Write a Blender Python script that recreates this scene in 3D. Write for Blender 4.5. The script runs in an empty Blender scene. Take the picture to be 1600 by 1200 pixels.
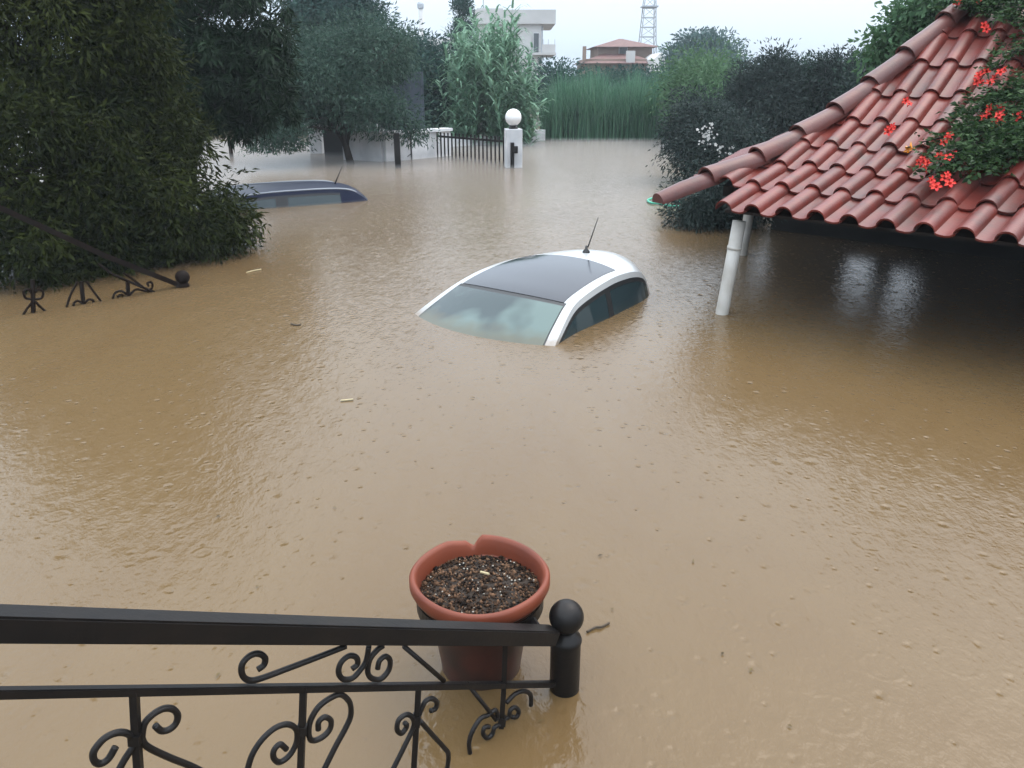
import bpy, bmesh, math, random
import numpy as np
from mathutils import Vector, Matrix
random.seed(7)
rng = np.random.default_rng(11)
sc = bpy.context.scene
COL = sc.collection
R = math.radians

# ------------------------------------------------------------------ camera, sky, sun, exposure
PITCH = R(20.9); FPX = 1256.0; EYE = 1.73
SN, CS = math.sin(PITCH), math.cos(PITCH)
cam_d = bpy.data.cameras.new('camera'); cam = bpy.data.objects.new('camera', cam_d); COL.objects.link(cam)
cam.location = (0, 0, EYE); cam.rotation_euler = (math.pi/2 - PITCH, 0, 0)
cam_d.sensor_width = 36; cam_d.lens = 36*FPX/1600; cam_d.clip_start = .05; cam_d.clip_end = 2000
sc.camera = cam

SUN_EL, SUN_AZ = R(58), R(55)
world = bpy.data.worlds.new('World'); sc.world = world; world.use_nodes = True
wn, wl = world.node_tree.nodes, world.node_tree.links
wn.clear()
w_out = wn.new('ShaderNodeOutputWorld'); w_bg = wn.new('ShaderNodeBackground')
sky = wn.new('ShaderNodeTexSky'); sky.sky_type = 'NISHITA'; sky.sun_disc = False
sky.sun_elevation = SUN_EL; sky.sun_rotation = SUN_AZ; sky.dust_density = 4; sky.air_density = 1
w_mix = wn.new('ShaderNodeMix'); w_mix.data_type = 'RGBA'; w_mix.inputs[0].default_value = .85
w_mix.inputs[7].default_value = (5.35, 6.5, 7.8, 1)          # the even cloud layer
wl.new(sky.outputs[0], w_mix.inputs[6])
w_tc = wn.new('ShaderNodeTexCoord'); w_sep = wn.new('ShaderNodeSeparateXYZ'); wl.new(w_tc.outputs['Generated'], w_sep.inputs[0])
w_mx = wn.new('ShaderNodeMath'); w_mx.operation = 'MAXIMUM'; w_mx.inputs[1].default_value = 0
wl.new(w_sep.outputs[2], w_mx.inputs[0])
w_cb = wn.new('ShaderNodeCombineXYZ')                            # overcast: brighter and less blue towards the zenith
for k, g_ in enumerate((4.25, 3.7, 3.25)):
    w_ma = wn.new('ShaderNodeMath'); w_ma.operation = 'MULTIPLY_ADD'; w_ma.inputs[1].default_value = g_; w_ma.inputs[2].default_value = 1.0
    wl.new(w_mx.outputs[0], w_ma.inputs[0]); wl.new(w_ma.outputs[0], w_cb.inputs[k])
w_sc = wn.new('ShaderNodeVectorMath'); w_sc.operation = 'MULTIPLY'; wl.new(w_mix.outputs[2], w_sc.inputs[0]); wl.new(w_cb.outputs[0], w_sc.inputs[1])
wl.new(w_sc.outputs[0], w_bg.inputs[0])
w_bg.inputs[1].default_value = .1
wl.new(w_bg.outputs[0], w_out.inputs[0])
sun_d = bpy.data.lights.new('sun', 'SUN'); sun = bpy.data.objects.new('sun', sun_d); COL.objects.link(sun)
sun_d.energy = .5; sun_d.angle = R(40); sun_d.color = (1, .97, .92)
sdir = Vector((math.sin(SUN_AZ)*math.cos(SUN_EL), math.cos(SUN_AZ)*math.cos(SUN_EL), math.sin(SUN_EL)))
sun.rotation_euler = (-sdir).to_track_quat('-Z', 'Y').to_euler()
sun.location = sdir*30
sc.view_settings.view_transform = 'Standard'; sc.view_settings.look = 'None'
sc.view_settings.gamma = 1; sc.view_settings.use_curve_mapping = False
sc.view_settings.exposure = 0.52
sc.cycles.use_denoising = True
sc.cycles.max_bounces = 8; sc.cycles.volume_bounces = 0
sc.cycles.transparent_max_bounces = 8

# ------------------------------------------------------------------ helpers
def ray(px, py):
    u = (px-800)/FPX; v = (py-600)/FPX
    return np.array([u, CS - v*SN, -(SN + v*CS)])
def at(px, py, Z):                       # the point that far along the view axis
    return np.array([0, 0, EYE]) + ray(px, py)*Z
def on_water(px, py, z=0.):
    r = ray(px, py); return np.array([0, 0, EYE]) + r*((z-EYE)/r[2])
def on_plane(px, py, P, n):
    r = ray(px, py); o = np.array([0, 0, EYE]); return o + r*(((P-o)@n)/(r@n))
def tag(o, label=None, cat=None, group=None, kind=None):
    if label: o['label'] = label
    if cat: o['category'] = cat
    if group: o['group'] = group
    if kind: o['kind'] = kind
    return o
def empty(name, loc, label, cat, group=None, rz=0):
    o = bpy.data.objects.new(name, None); COL.objects.link(o); o.location = loc; o.rotation_euler.z = rz
    o.empty_display_size = .1
    return tag(o, label, cat, group)
def link(name, me, mat, parent=None, world_coords=True):
    o = bpy.data.objects.new(name, me); COL.objects.link(o)
    if mat is not None and len(me.materials) == 0: me.materials.append(mat)
    if parent is not None:
        o.parent = parent
        if world_coords:
            bl = parent
            M = Matrix.Identity(4)
            while bl is not None:
                M = bl.matrix_basis if bl.parent is None else M
                if bl.parent is None: break
                bl = bl.parent
            o.matrix_parent_inverse = M.inverted() if parent.parent is None else Matrix.Identity(4)
    return o
def obj(name, bm, mat, parent=None, smooth=False):
    me = bpy.data.meshes.new(name)
    bmesh.ops.recalc_face_normals(bm, faces=bm.faces)
    bm.to_mesh(me); bm.free()
    if smooth:
        for p in me.polygons: p.use_smooth = True
    return link(name, me, mat, parent)
def arrays(name, V, F, mat, parent=None, smooth=False, tint=None):
    """V (n,3), F (m,3|4) -> mesh object, quickly."""
    V = np.asarray(V, np.float32); F = np.asarray(F, np.int32)
    me = bpy.data.meshes.new(name)
    me.vertices.add(len(V)); me.vertices.foreach_set('co', V.ravel())
    k = F.shape[1]
    me.loops.add(F.size); me.loops.foreach_set('vertex_index', F.ravel())
    me.polygons.add(len(F)); me.polygons.foreach_set('loop_start', np.arange(len(F), dtype=np.int32)*k)
    if smooth: me.polygons.foreach_set('use_smooth', np.ones(len(F), bool))
    if tint is not None:
        a = me.attributes.new('tint', 'FLOAT', 'FACE'); a.data.foreach_set('value', np.asarray(tint, np.float32))
    me.update(calc_edges=True); me.validate()
    return link(name, me, mat, parent)
def box(bm, c, size, ax=0., bevel=0):
    """box centred at c, size along (x,y,z), turned by ax about z"""
    r = bmesh.ops.create_cube(bm, size=1)
    M = Matrix.Translation(Vector(c)) @ Matrix.Rotation(ax, 4, 'Z') @ Matrix.Diagonal((*size, 1))
    bmesh.ops.transform(bm, matrix=M, verts=r['verts'])
    if bevel:
        es = {e for v in r['verts'] for e in v.link_edges}
        bmesh.ops.bevel(bm, geom=list(es), offset=bevel, segments=2, affect='EDGES', profile=.6)
def tube(bm, pts, rad, n=8, cap=True, square=False):
    """sweep a round (or square) section along pts; rad a number or one per point"""
    pts = [Vector(p) for p in pts]
    rad = [rad]*len(pts) if not hasattr(rad, '__len__') else list(rad)
    rings = []; up = None
    for i, p in enumerate(pts):
        d = (pts[min(i+1, len(pts)-1)] - pts[max(i-1, 0)]).normalized()
        if up is None:
            up = Vector((0, 0, 1)) if abs(d.z) < .95 else Vector((1, 0, 0))
        s = d.cross(up).normalized(); up = s.cross(d).normalized()
        ring = []
        for k in range(n):
            a = 2*math.pi*(k+.5)/n
            q = (math.sqrt(2) if square else 1)
            ring.append(bm.verts.new(p + (s*math.cos(a) + up*math.sin(a))*rad[i]*q))
        rings.append(ring)
    for a, b in zip(rings, rings[1:]):
        for k in range(n): bm.faces.new((a[k], a[(k+1) % n], b[(k+1) % n], b[k]))
    if cap:
        bm.faces.new(rings[0][::-1]); bm.faces.new(rings[-1])
def lathe(bm, prof, c, n=32, cap_top=False, cap_bot=False):
    rings = []
    for r, z in prof:
        rings.append([bm.verts.new((c[0]+r*math.cos(2*math.pi*k/n), c[1]+r*math.sin(2*math.pi*k/n), c[2]+z)) for k in range(n)])
    for a, b in zip(rings, rings[1:]):
        for k in range(n): bm.faces.new((a[k], a[(k+1) % n], b[(k+1) % n], b[k]))
    if cap_bot: bm.faces.new(rings[0][::-1])
    if cap_top: bm.faces.new(rings[-1])
def crom(P, sub):
    """Catmull-Rom through the rows of P"""
    P = np.asarray(P, float); out = []
    n = len(P)
    for i in range(n-1):
        p0, p1, p2, p3 = P[max(i-1, 0)], P[i], P[i+1], P[min(i+2, n-1)]
        for k in range(sub):
            t = k/sub
            out.append(.5*((2*p1) + (-p0+p2)*t + (2*p0-5*p1+4*p2-p3)*t*t + (-p0+3*p1-3*p2+p3)*t**3))
    out.append(P[-1]); return np.array(out)

# ------------------------------------------------------------------ materials
def mat(name, col, rough=.6, spec=.5, metal=0., var=0., vscale=6., bump=0., bscale=40., col2=None, coat=0., bdist=.01):
    m = bpy.data.materials.new(name); m.use_nodes = True
    nt = m.node_tree; b = nt.nodes['Principled BSDF']
    b.inputs['Base Color'].default_value = (*col, 1); b.inputs['Roughness'].default_value = rough
    b.inputs['Specular IOR Level'].default_value = spec; b.inputs['Metallic'].default_value = metal
    b.inputs['Coat Weight'].default_value = coat
    tc = nt.nodes.new('ShaderNodeTexCoord')
    if var or col2:
        nz = nt.nodes.new('ShaderNodeTexNoise'); nz.inputs['Scale'].default_value = vscale; nz.inputs['Detail'].default_value = 6
        nt.links.new(tc.outputs['Object'], nz.inputs['Vector'])
        rp = nt.nodes.new('ShaderNodeValToRGB')
        c2 = col2 or tuple(c*(1-var) for c in col)
        rp.color_ramp.elements[0].position = .35; rp.color_ramp.elements[1].position = .65
        rp.color_ramp.elements[0].color = (*c2, 1); rp.color_ramp.elements[1].color = (*col, 1)
        nt.links.new(nz.outputs['Fac'], rp.inputs[0]); nt.links.new(rp.outputs[0], b.inputs['Base Color'])
    if bump:
        nb = nt.nodes.new('ShaderNodeTexNoise'); nb.inputs['Scale'].default_value = bscale; nb.inputs['Detail'].default_value = 5
        nt.links.new(tc.outputs['Object'], nb.inputs['Vector'])
        bp = nt.nodes.new('ShaderNodeBump'); bp.inputs['Strength'].default_value = bump; bp.inputs['Distance'].default_value = bdist
        nt.links.new(nb.outputs['Fac'], bp.inputs['Height']); nt.links.new(bp.outputs[0], b.inputs['Normal'])
    return m
def leaf_mat(name, dark, light, rough=.45, trans=.25):
    m = bpy.data.materials.new(name); m.use_nodes = True
    nt = m.node_tree; b = nt.nodes['Principled BSDF']; out = nt.nodes['Material Output']
    at_ = nt.nodes.new('ShaderNodeAttribute'); at_.attribute_name = 'tint'
    rp = nt.nodes.new('ShaderNodeValToRGB')
    rp.color_ramp.elements[0].color = (*dark, 1); rp.color_ramp.elements[1].color = (*light, 1)
    nt.links.new(at_.outputs['Fac'], rp.inputs[0]); nt.links.new(rp.outputs[0], b.inputs['Base Color'])
    b.inputs['Roughness'].default_value = rough; b.inputs['Specular IOR Level'].default_value = .07
    tr = nt.nodes.new('ShaderNodeBsdfTranslucent'); nt.links.new(rp.outputs[0], tr.inputs[0])
    mx = nt.nodes.new('ShaderNodeMixShader'); mx.inputs[0].default_value = trans
    nt.links.new(b.outputs[0], mx.inputs[1]); nt.links.new(tr.outputs[0], mx.inputs[2]); nt.links.new(mx.outputs[0], out.inputs[0])
    return m

M_iron = mat('black_iron', (.006, .0055, .0055), .42, .22, bump=.35, bscale=70, bdist=.002, col2=(.010, .008, .007), vscale=14)
M_rust = mat('rusty_iron', (.012, .007, .005), .7, .08, col2=(.008, .006, .005), vscale=25)
M_bark = mat('bark', (.026, .020, .016), .9, .2, var=.5, vscale=12, bump=.6, bscale=30)
M_white = mat('white_wash', (.62, .62, .63), .8, .3, col2=(.46, .47, .48), vscale=3, bump=.15, bscale=20)
M_paint = mat('white_car_paint', (.38, .39, .39), .28, .4, coat=.3)
def silt_line(m, z0=.02, amp=.09):
    nt = m.node_tree; b = nt.nodes['Principled BSDF']; col = tuple(b.inputs['Base Color'].default_value)
    tc = nt.nodes.new('ShaderNodeTexCoord'); sp = nt.nodes.new('ShaderNodeSeparateXYZ'); nt.links.new(tc.outputs['Object'], sp.inputs[0])
    n2 = nt.nodes.new('ShaderNodeTexNoise'); n2.inputs['Scale'].default_value = 14; n2.inputs['Detail'].default_value = 7; nt.links.new(tc.outputs['Object'], n2.inputs[0])
    ma = nt.nodes.new('ShaderNodeMath'); ma.operation = 'MULTIPLY_ADD'; ma.inputs[1].default_value = amp; nt.links.new(n2.outputs['Fac'], ma.inputs[0]); nt.links.new(sp.outputs[2], ma.inputs[2])
    mr = nt.nodes.new('ShaderNodeMapRange'); mr.inputs['From Min'].default_value = z0+.03; mr.inputs['From Max'].default_value = z0+.08; mr.inputs['To Min'].default_value = .7; mr.inputs['To Max'].default_value = 0
    nt.links.new(ma.outputs[0], mr.inputs[0]); mx = nt.nodes.new('ShaderNodeMix'); mx.data_type = 'RGBA'
    nt.links.new(mr.outputs[0], mx.inputs[0]); mx.inputs[6].default_value = col; mx.inputs[7].default_value = (.16, .105, .055, 1); nt.links.new(mx.outputs[2], b.inputs['Base Color'])
silt_line(M_paint)
M_navy = mat('navy_car_paint', (.007, .011, .030), .38, .16)
M_silver = mat('silver_strip', (.22, .24, .27), .4, .4)
M_seal = mat('black_rubber', (.012, .013, .014), .5)
M_terra = mat('terracotta_pot', (.155, .036, .016), .5, .3, col2=(.11, .027, .014), vscale=5, bump=.1, bscale=60, bdist=.002)
M_pipe = mat('painted_post', (.52, .51, .48), .5, .4, col2=(.40, .38, .34), vscale=5)
M_wood = mat('dark_timber', (.020, .014, .011), .7, .3, var=.4, vscale=10)
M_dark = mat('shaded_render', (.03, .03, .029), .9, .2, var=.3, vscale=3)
M_green = mat('green_hose', (.03, .32, .20), .35)
M_globe = mat('opal_glass', (.8, .8, .8), .25, .5)
M_ground = mat('silt_ground', (.14, .10, .06), .9, .2, var=.3, vscale=.6)
M_twig = mat('twig', (.05, .035, .02), .8)
M_straw = mat('straw', (.36, .30, .17), .7)

# ------------------------------------------------------------------ ground and flood water
def sheet(name, size, z, m, kind):
    bm = bmesh.new()
    s = size
    vs = [bm.verts.new(p) for p in ((-s, -40, z), (s, -40, z), (s, 260, z), (-s, 260, z))]
    bm.faces.new(vs); o = obj(name, bm, m); o['kind'] = kind; return o
sheet('ground', 220, -1.15, M_ground, 'structure')

def water_mat():
    m = bpy.data.materials.new('muddy_water'); m.use_nodes = True
    nt = m.node_tree; N, L = nt.nodes, nt.links; b = N['Principled BSDF']
    tc = N.new('ShaderNodeTexCoord')
    def math_(op, a, b_=None, clamp=False):
        n = N.new('ShaderNodeMath'); n.operation = op; n.use_clamp = clamp
        for k, x in enumerate((a, b_)):
            if x is None: continue
            if isinstance(x, (int, float)): n.inputs[k].default_value = x
            else: L.new(x, n.inputs[k])
        return n.outputs[0]
    def noise(scale, detail=3, rough=.5, mapping=None, dist=0.):
        n = N.new('ShaderNodeTexNoise'); n.inputs['Scale'].default_value = scale
        n.inputs['Detail'].default_value = detail; n.inputs['Roughness'].default_value = rough; n.inputs['Distortion'].default_value = dist
        src = tc.outputs['Object']
        if mapping:
            mp = N.new('ShaderNodeMapping'); mp.inputs['Rotation'].default_value = (0, 0, mapping[0]); mp.inputs['Scale'].default_value = (mapping[1], mapping[2], 1)
            L.new(src, mp.inputs['Vector']); src = mp.outputs[0]
        L.new(src, n.inputs['Vector']); return n.outputs['Fac']
    # silt carried in soft streaks
    s1 = noise(.55, 5, .6, (R(30), 1, .55), .6)
    rp = N.new('ShaderNodeValToRGB'); L.new(s1, rp.inputs[0])
    rp.color_ramp.elements[0].position = .3; rp.color_ramp.elements[1].position = .72
    rp.color_ramp.elements[0].color = (.095, .058, .024, 1); rp.color_ramp.elements[1].color = (.118, .078, .036, 1)
    L.new(rp.outputs[0], b.inputs['Base Color'])
    b.inputs['Roughness'].default_value = .19; b.inputs['Sheen Weight'].default_value = .06; b.inputs['Sheen Roughness'].default_value = .27; b.inputs['IOR'].default_value = 1.36
    # rain: rings and dimples
    def drops(scale, keep, ring, seed):
        mp = N.new('ShaderNodeMapping'); mp.inputs['Location'].default_value = (seed, seed*.7, 0)
        L.new(tc.outputs['Object'], mp.inputs['Vector'])
        v = N.new('ShaderNodeTexVoronoi'); v.voronoi_dimensions = '2D'; v.inputs['Scale'].default_value = scale
        L.new(mp.outputs[0], v.inputs['Vector'])
        d = v.outputs['Distance']; sep = N.new('ShaderNodeSeparateColor'); L.new(v.outputs['Color'], sep.inputs[0])
        on = math_('GREATER_THAN', sep.outputs[0], 1-keep)
        rad = math_('MULTIPLY', sep.outputs[1], .38)                       # how far this ring has spread
        x = math_('SUBTRACT', d, rad)
        env = math_('POWER', 2.718, math_('MULTIPLY', math_('MULTIPLY', x, x), -ring*ring))
        wv = math_('MULTIPLY', math_('COSINE', math_('MULTIPLY', x, ring*2.2)), env)
        fade = math_('SUBTRACT', 1.0, math_('MULTIPLY', rad, 2.0), True)
        return math_('MULTIPLY', math_('MULTIPLY', wv, on), fade)
    def dimples(scale, keep, width, seed):
        mp = N.new('ShaderNodeMapping'); mp.inputs['Location'].default_value = (seed, seed*.7, 0)
        L.new(tc.outputs['Object'], mp.inputs['Vector'])
        v = N.new('ShaderNodeTexVoronoi'); v.voronoi_dimensions = '2D'; v.inputs['Scale'].default_value = scale
        L.new(mp.outputs[0], v.inputs['Vector'])
        sep = N.new('ShaderNodeSeparateColor'); L.new(v.outputs['Color'], sep.inputs[0])
        on = math_('GREATER_THAN', sep.outputs[0], 1-keep)
        x = math_('MULTIPLY', v.outputs['Distance'], math_('ADD', math_('MULTIPLY', sep.outputs[1], width*1.2), width))
        x2 = math_('MULTIPLY', x, x)                                        # a crater with the crown ring round it
        hat = math_('MULTIPLY', math_('SUBTRACT', 1.0, math_('MULTIPLY', x2, 1.3)), math_('POWER', 2.718, math_('MULTIPLY', x2, -1.0)))
        return math_('MULTIPLY', math_('MULTIPLY', hat, on), sep.outputs[2])
    h = math_('MULTIPLY', drops(4.2, .14, 16, 3.1), .22)
    h = math_('ADD', h, math_('MULTIPLY', dimples(6.0, .3, 4.6, 11.7), -.6))
    h = math_('ADD', h, math_('MULTIPLY', dimples(13.0, .45, 3.4, 5.3), -.4))
    h = math_('ADD', h, math_('MULTIPLY', noise(46, 2, .6, (R(10), 1, .7), .2), .35))
    h = math_('ADD', h, math_('MULTIPLY', noise(18, 3, .55, (R(-38), 1, .6), .4), .5))
    h = math_('ADD', h, math_('MULTIPLY', noise(5, 3, .5, (R(20), 1, .6), .5), .4))
    bp = N.new('ShaderNodeBump'); bp.inputs['Strength'].default_value = .55; bp.inputs['Distance'].default_value = .012
    L.new(h, bp.inputs['Height'])
    # wavelets: tilt the surface directly, so that far ripples keep their slope
    def tilt(scale, amp, mapping, prev):
        mp = N.new('ShaderNodeMapping'); mp.inputs['Rotation'].default_value = (0, 0, mapping[0]); mp.inputs['Scale'].default_value = (mapping[1], mapping[2], 1)
        L.new(tc.outputs['Object'], mp.inputs['Vector'])
        n = N.new('ShaderNodeTexNoise'); n.inputs['Scale'].default_value = scale; n.inputs['Detail'].default_value = 2; L.new(mp.outputs[0], n.inputs['Vector'])
        v = N.new('ShaderNodeVectorMath'); v.operation = 'SUBTRACT'; v.inputs[1].default_value = (.5, .5, .5); L.new(n.outputs['Color'], v.inputs[0])
        w = N.new('ShaderNodeVectorMath'); w.operation = 'MULTIPLY_ADD'; w.inputs[1].default_value = (amp, amp, 0); L.new(v.outputs[0], w.inputs[0]); L.new(prev, w.inputs[2])
        return w.outputs[0]
    nv = tilt(21, TILT_A, (R(-38), 1, .6), bp.outputs[0]); nv = tilt(7, TILT_B, (R(25), 1, .55), nv)
    nn_ = N.new('ShaderNodeVectorMath'); nn_.operation = 'NORMALIZE'; L.new(nv, nn_.inputs[0]); L.new(nn_.outputs[0], b.inputs['Normal'])
    return m
TILT_A, TILT_B = .13, .03
sheet('flood_water', 200, 0, water_mat(), 'structure')

# ------------------------------------------------------------------ foliage
def leaf_mesh(C, D, size, width, fold=.25, side=None):
    """one folded diamond leaf per row: C base, D unit direction"""
    n = len(C); r = rng.normal(size=(n, 3)) if side is None else side
    S = np.cross(D, r); S /= np.linalg.norm(S, axis=1)[:, None]+1e-9
    Nn = np.cross(S, D)
    size = np.broadcast_to(size, (n,))[:, None]; w = size*width
    V = np.empty((n, 4, 3))
    V[:, 0] = C; V[:, 2] = C + D*size - Nn*size*.12
    mid = C + D*size*.45
    V[:, 1] = mid + S*w*.5 + Nn*w*fold; V[:, 3] = mid - S*w*.5 + Nn*w*fold
    F = np.arange(n*4).reshape(n, 4)
    return V.reshape(-1, 3), F
def blob_world(b):
    """(px, py, Z, rx px, ry px, depth radius m) -> centre, three radii"""
    px, py, Z, rx, ry, rd = b
    return at(px, py, Z), np.array([rx*Z/FPX, rd, ry*Z/FPX])
def crown_points(blobs, clumps, per, spread, top_bias=.3):
    Cs = []; W = np.array([b[3]*b[4] for b in blobs], float); W /= W.sum()
    for b, w in zip(blobs, W):
        c, r = blob_world(b); k = max(3, int(clumps*w))
        u = rng.normal(size=(k, 3)); u /= np.linalg.norm(u, axis=1)[:, None]
        rad = rng.uniform(.3, 1.0, k)**.5*np.where(rng.uniform(0, 1, k) < .14, rng.uniform(1., 1.28, k), 1.)
        Cs.append(c + u*rad[:, None]*r)
    Cs = np.vstack(Cs)
    ids = np.repeat(np.arange(len(Cs)), np.maximum(8, (per*rng.uniform(.35, 1.65, len(Cs))).astype(int)))
    P = Cs[ids] + np.clip(rng.normal(size=(len(ids), 3)), -1.5, 1.5)*spread*rng.uniform(.6, 1.3, len(Cs))[ids][:, None]
    return Cs, P, ids
def make_tree(name, label, cat, blobs, clumps, per, leaf, width, spread, m, base=None, trunk_r=.1, droop=.35, group=None,
              crown='crown', min_z=-.02, limbs=14, trunk_top=None, tint_shift=0.):
    Cs, P, ids = crown_points(blobs, clumps, per, spread)
    keep = P[:, 2] > min_z; P = P[keep]; ids = ids[keep]
    D = P - Cs[ids]; D += rng.normal(size=P.shape)*spread*.8; D[:, 2] -= droop*spread*2
    D /= np.linalg.norm(D, axis=1)[:, None]+1e-9
    V, F = leaf_mesh(P, D, leaf*rng.uniform(.6, 1.25, len(P)), width)
    V[:, 2] = np.maximum(V[:, 2], min_z)
    ct = rng.uniform(0, 1, len(Cs)); tint = np.clip(.55*ct[ids] + .45*rng.uniform(0, 1, len(P)) + tint_shift, 0, 1)
    if base is None:
        c0, r0 = blob_world(blobs[0]); base = (c0[0], c0[1])
    root = empty(name, (base[0], base[1], -1.15), label, cat, group)
    o = arrays(crown, V, F, m, root, tint=tint); 
    bm = bmesh.new(); top = Vector(trunk_top if trunk_top is not None else (Cs[:, 0].mean(), Cs[:, 1].mean(), np.percentile(Cs[:, 2], 70)))
    b0 = Vector((base[0], base[1], -1.15)); m1 = b0.lerp(top, .5) + Vector((rng.normal()*.08, rng.normal()*.08, 0))
    tube(bm, [b0, b0.lerp(m1, .6), m1, top], [trunk_r*1.25, trunk_r, trunk_r*.75, trunk_r*.3], 8)
    obj('trunk', bm, M_bark, root, True)
    bm = bmesh.new()
    for k in rng.choice(len(Cs), min(limbs, len(Cs)), replace=False):
        e = Vector(Cs[k]); s = b0.lerp(m1, .8).lerp(top, rng.uniform(0, .8))
        q = s.lerp(e, .5) + Vector((0, 0, .12*(e-s).length))
        tube(bm, [s, q, e], [trunk_r*.38, trunk_r*.22, trunk_r*.08], 5)
    obj('branches', bm, M_bark, root, True)
    return root

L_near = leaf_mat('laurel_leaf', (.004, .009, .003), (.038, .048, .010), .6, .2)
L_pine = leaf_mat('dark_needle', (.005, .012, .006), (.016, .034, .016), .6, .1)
L_olive = leaf_mat('olive_leaf', (.015, .038, .029), (.070, .120, .088), .5, .2)
L_blue = leaf_mat('blue_green_leaf', (.014, .042, .038), (.045, .095, .080), .5, .2)
L_mid = leaf_mat('mid_green_leaf', (.032, .080, .040), (.11, .20, .10), .5, .25)
L_far = leaf_mat('far_leaf', (.035, .075, .075), (.10, .16, .15), .6, .2)
L_lime = leaf_mat('light_green_leaf', (.06, .10, .03), (.16, .22, .07), .5, .3)
L_cane = leaf_mat('cane_leaf', (.06, .14, .085), (.22, .36, .25), .5, .25)
L_reed = leaf_mat('reed_leaf', (.040, .105, .068), (.12, .24, .15), .5, .25)
L_plum = leaf_mat('plum_leaf', (.014, .024, .024), (.046, .066, .058), .5, .15)
L_vine = leaf_mat('vine_leaf', (.012, .030, .012), (.045, .085, .03), .45, .2)

# near tree on the left, its lowest boughs in the water
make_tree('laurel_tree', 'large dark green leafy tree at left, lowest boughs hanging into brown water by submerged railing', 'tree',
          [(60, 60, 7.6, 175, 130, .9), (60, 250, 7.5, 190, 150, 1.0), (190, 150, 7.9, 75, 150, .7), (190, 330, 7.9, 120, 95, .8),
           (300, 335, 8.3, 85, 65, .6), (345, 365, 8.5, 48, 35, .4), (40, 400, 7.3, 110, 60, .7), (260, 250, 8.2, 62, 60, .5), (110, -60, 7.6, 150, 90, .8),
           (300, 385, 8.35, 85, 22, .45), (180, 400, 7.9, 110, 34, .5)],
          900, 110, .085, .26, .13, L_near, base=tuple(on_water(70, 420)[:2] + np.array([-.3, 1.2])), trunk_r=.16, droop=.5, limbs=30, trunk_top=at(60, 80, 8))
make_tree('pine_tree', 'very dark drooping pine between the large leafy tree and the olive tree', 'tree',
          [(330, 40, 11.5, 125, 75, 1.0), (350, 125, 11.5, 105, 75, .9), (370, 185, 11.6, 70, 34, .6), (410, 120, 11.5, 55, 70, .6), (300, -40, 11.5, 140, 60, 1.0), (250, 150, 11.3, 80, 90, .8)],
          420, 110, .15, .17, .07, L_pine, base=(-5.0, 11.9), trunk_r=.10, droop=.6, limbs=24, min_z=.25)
make_tree('olive_tree', 'grey-green olive tree leaning over the white garden wall left of the gate', 'tree',
          [(505, 125, 17.5, 78, 62, 1.6), (455, 140, 17.2, 60, 40, 1.0), (430, 208, 16.2, 44, 16, .5), (550, 140, 17.6, 34, 50, 1.0), (560, 85, 18, 85, 40, 1.5), (590, 176, 17, 50, 16, .7), (650, 203, 17, 36, 5, .4)],
          420, 190, .105, .24, .24, L_olive, base=(-3.1, 17.2), trunk_r=.09, limbs=26, min_z=.28)
make_tree('conifer_tree', 'tall bluish tree with airy top rising behind the olive tree', 'tree',
          [(520, 20, 26, 75, 38, 2.0), (480, 5, 26, 45, 30, 1.5), (570, 40, 26, 34, 26, 1.2), (530, -40, 26, 60, 40, 1.6)],
          190, 130, .17, .26, .22, L_blue, base=(-5.8, 26), trunk_r=.16)
make_tree('bushy_tree', 'bushy blue-green tree behind the tall blue-grey sheet', 'tree',
          [(650, 110, 24, 55, 50, 1.4), (690, 150, 24.3, 40, 60, 1.2), (620, 90, 24.5, 40, 30, 1.2), (640, 170, 23.5, 70, 40, 1.0)],
          190, 160, .15, .28, .34, L_blue, base=(-2.9, 24), trunk_r=.12)
make_tree('cypress_tree', 'narrow dark cypress standing in front of the white two-storey house', 'cypress',
          [(722, 20, 38, 13, 30, .5), (724, 60, 38, 17, 30, .6), (726, 100, 38, 20, 34, .7), (720, -10, 38, 9, 22, .4)],
          110, 90, .16, .3, .16, L_blue, base=(-2.3, 38), trunk_r=.12, droop=-.6)
make_tree('garden_tree', 'rounded blue-green tree beside the red roofed house', 'tree',
          [(1095, 98, 44, 40, 30, 2.2), (1066, 100, 44, 15, 20, 1.2), (1125, 115, 43, 35, 40, 1.5), (1100, 74, 44, 30, 14, 1.2)],
          190, 130, .22, .4, .42, L_far, base=(10, 44), trunk_r=.2)
make_tree('garden_bush', 'dull green bush above the reeds in front of the red roofed house', 'bush',
          [(905, 152, 32, 45, 20, 1.2), (868, 140, 31, 30, 24, 1.2), (960, 150, 32, 45, 20, 1.2), (1015, 148, 32, 45, 20, 1.2), (985, 136, 33, 25, 8, .8)],
          230, 120, .17, .35, .4, L_blue, base=(2.8, 32), trunk_r=.08)
make_tree('lime_bush', 'fresh light green bush between the reeds and the dark hedge trees', 'bush',
          [(1100, 160, 21, 40, 40, .9), (1075, 130, 22, 35, 30, .9), (1120, 190, 20, 35, 26, .8), (1110, 120, 23, 30, 24, .8)],
          140, 130, .13, .3, .3, L_mid, base=(5, 21), trunk_r=.06)
make_tree('boundary_tree', 'distant dull trees seen low between the dark pine and the olive tree', 'tree',
          [(300, 160, 31, 90, 55, 1.5), (400, 170, 30, 80, 48, 1.5), (470, 165, 29, 50, 55, 1.2), (230, 150, 32, 80, 60, 1.5)],
          170, 120, .2, .3, .42, L_olive, base=(-9.5, 30), trunk_r=.15)
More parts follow.
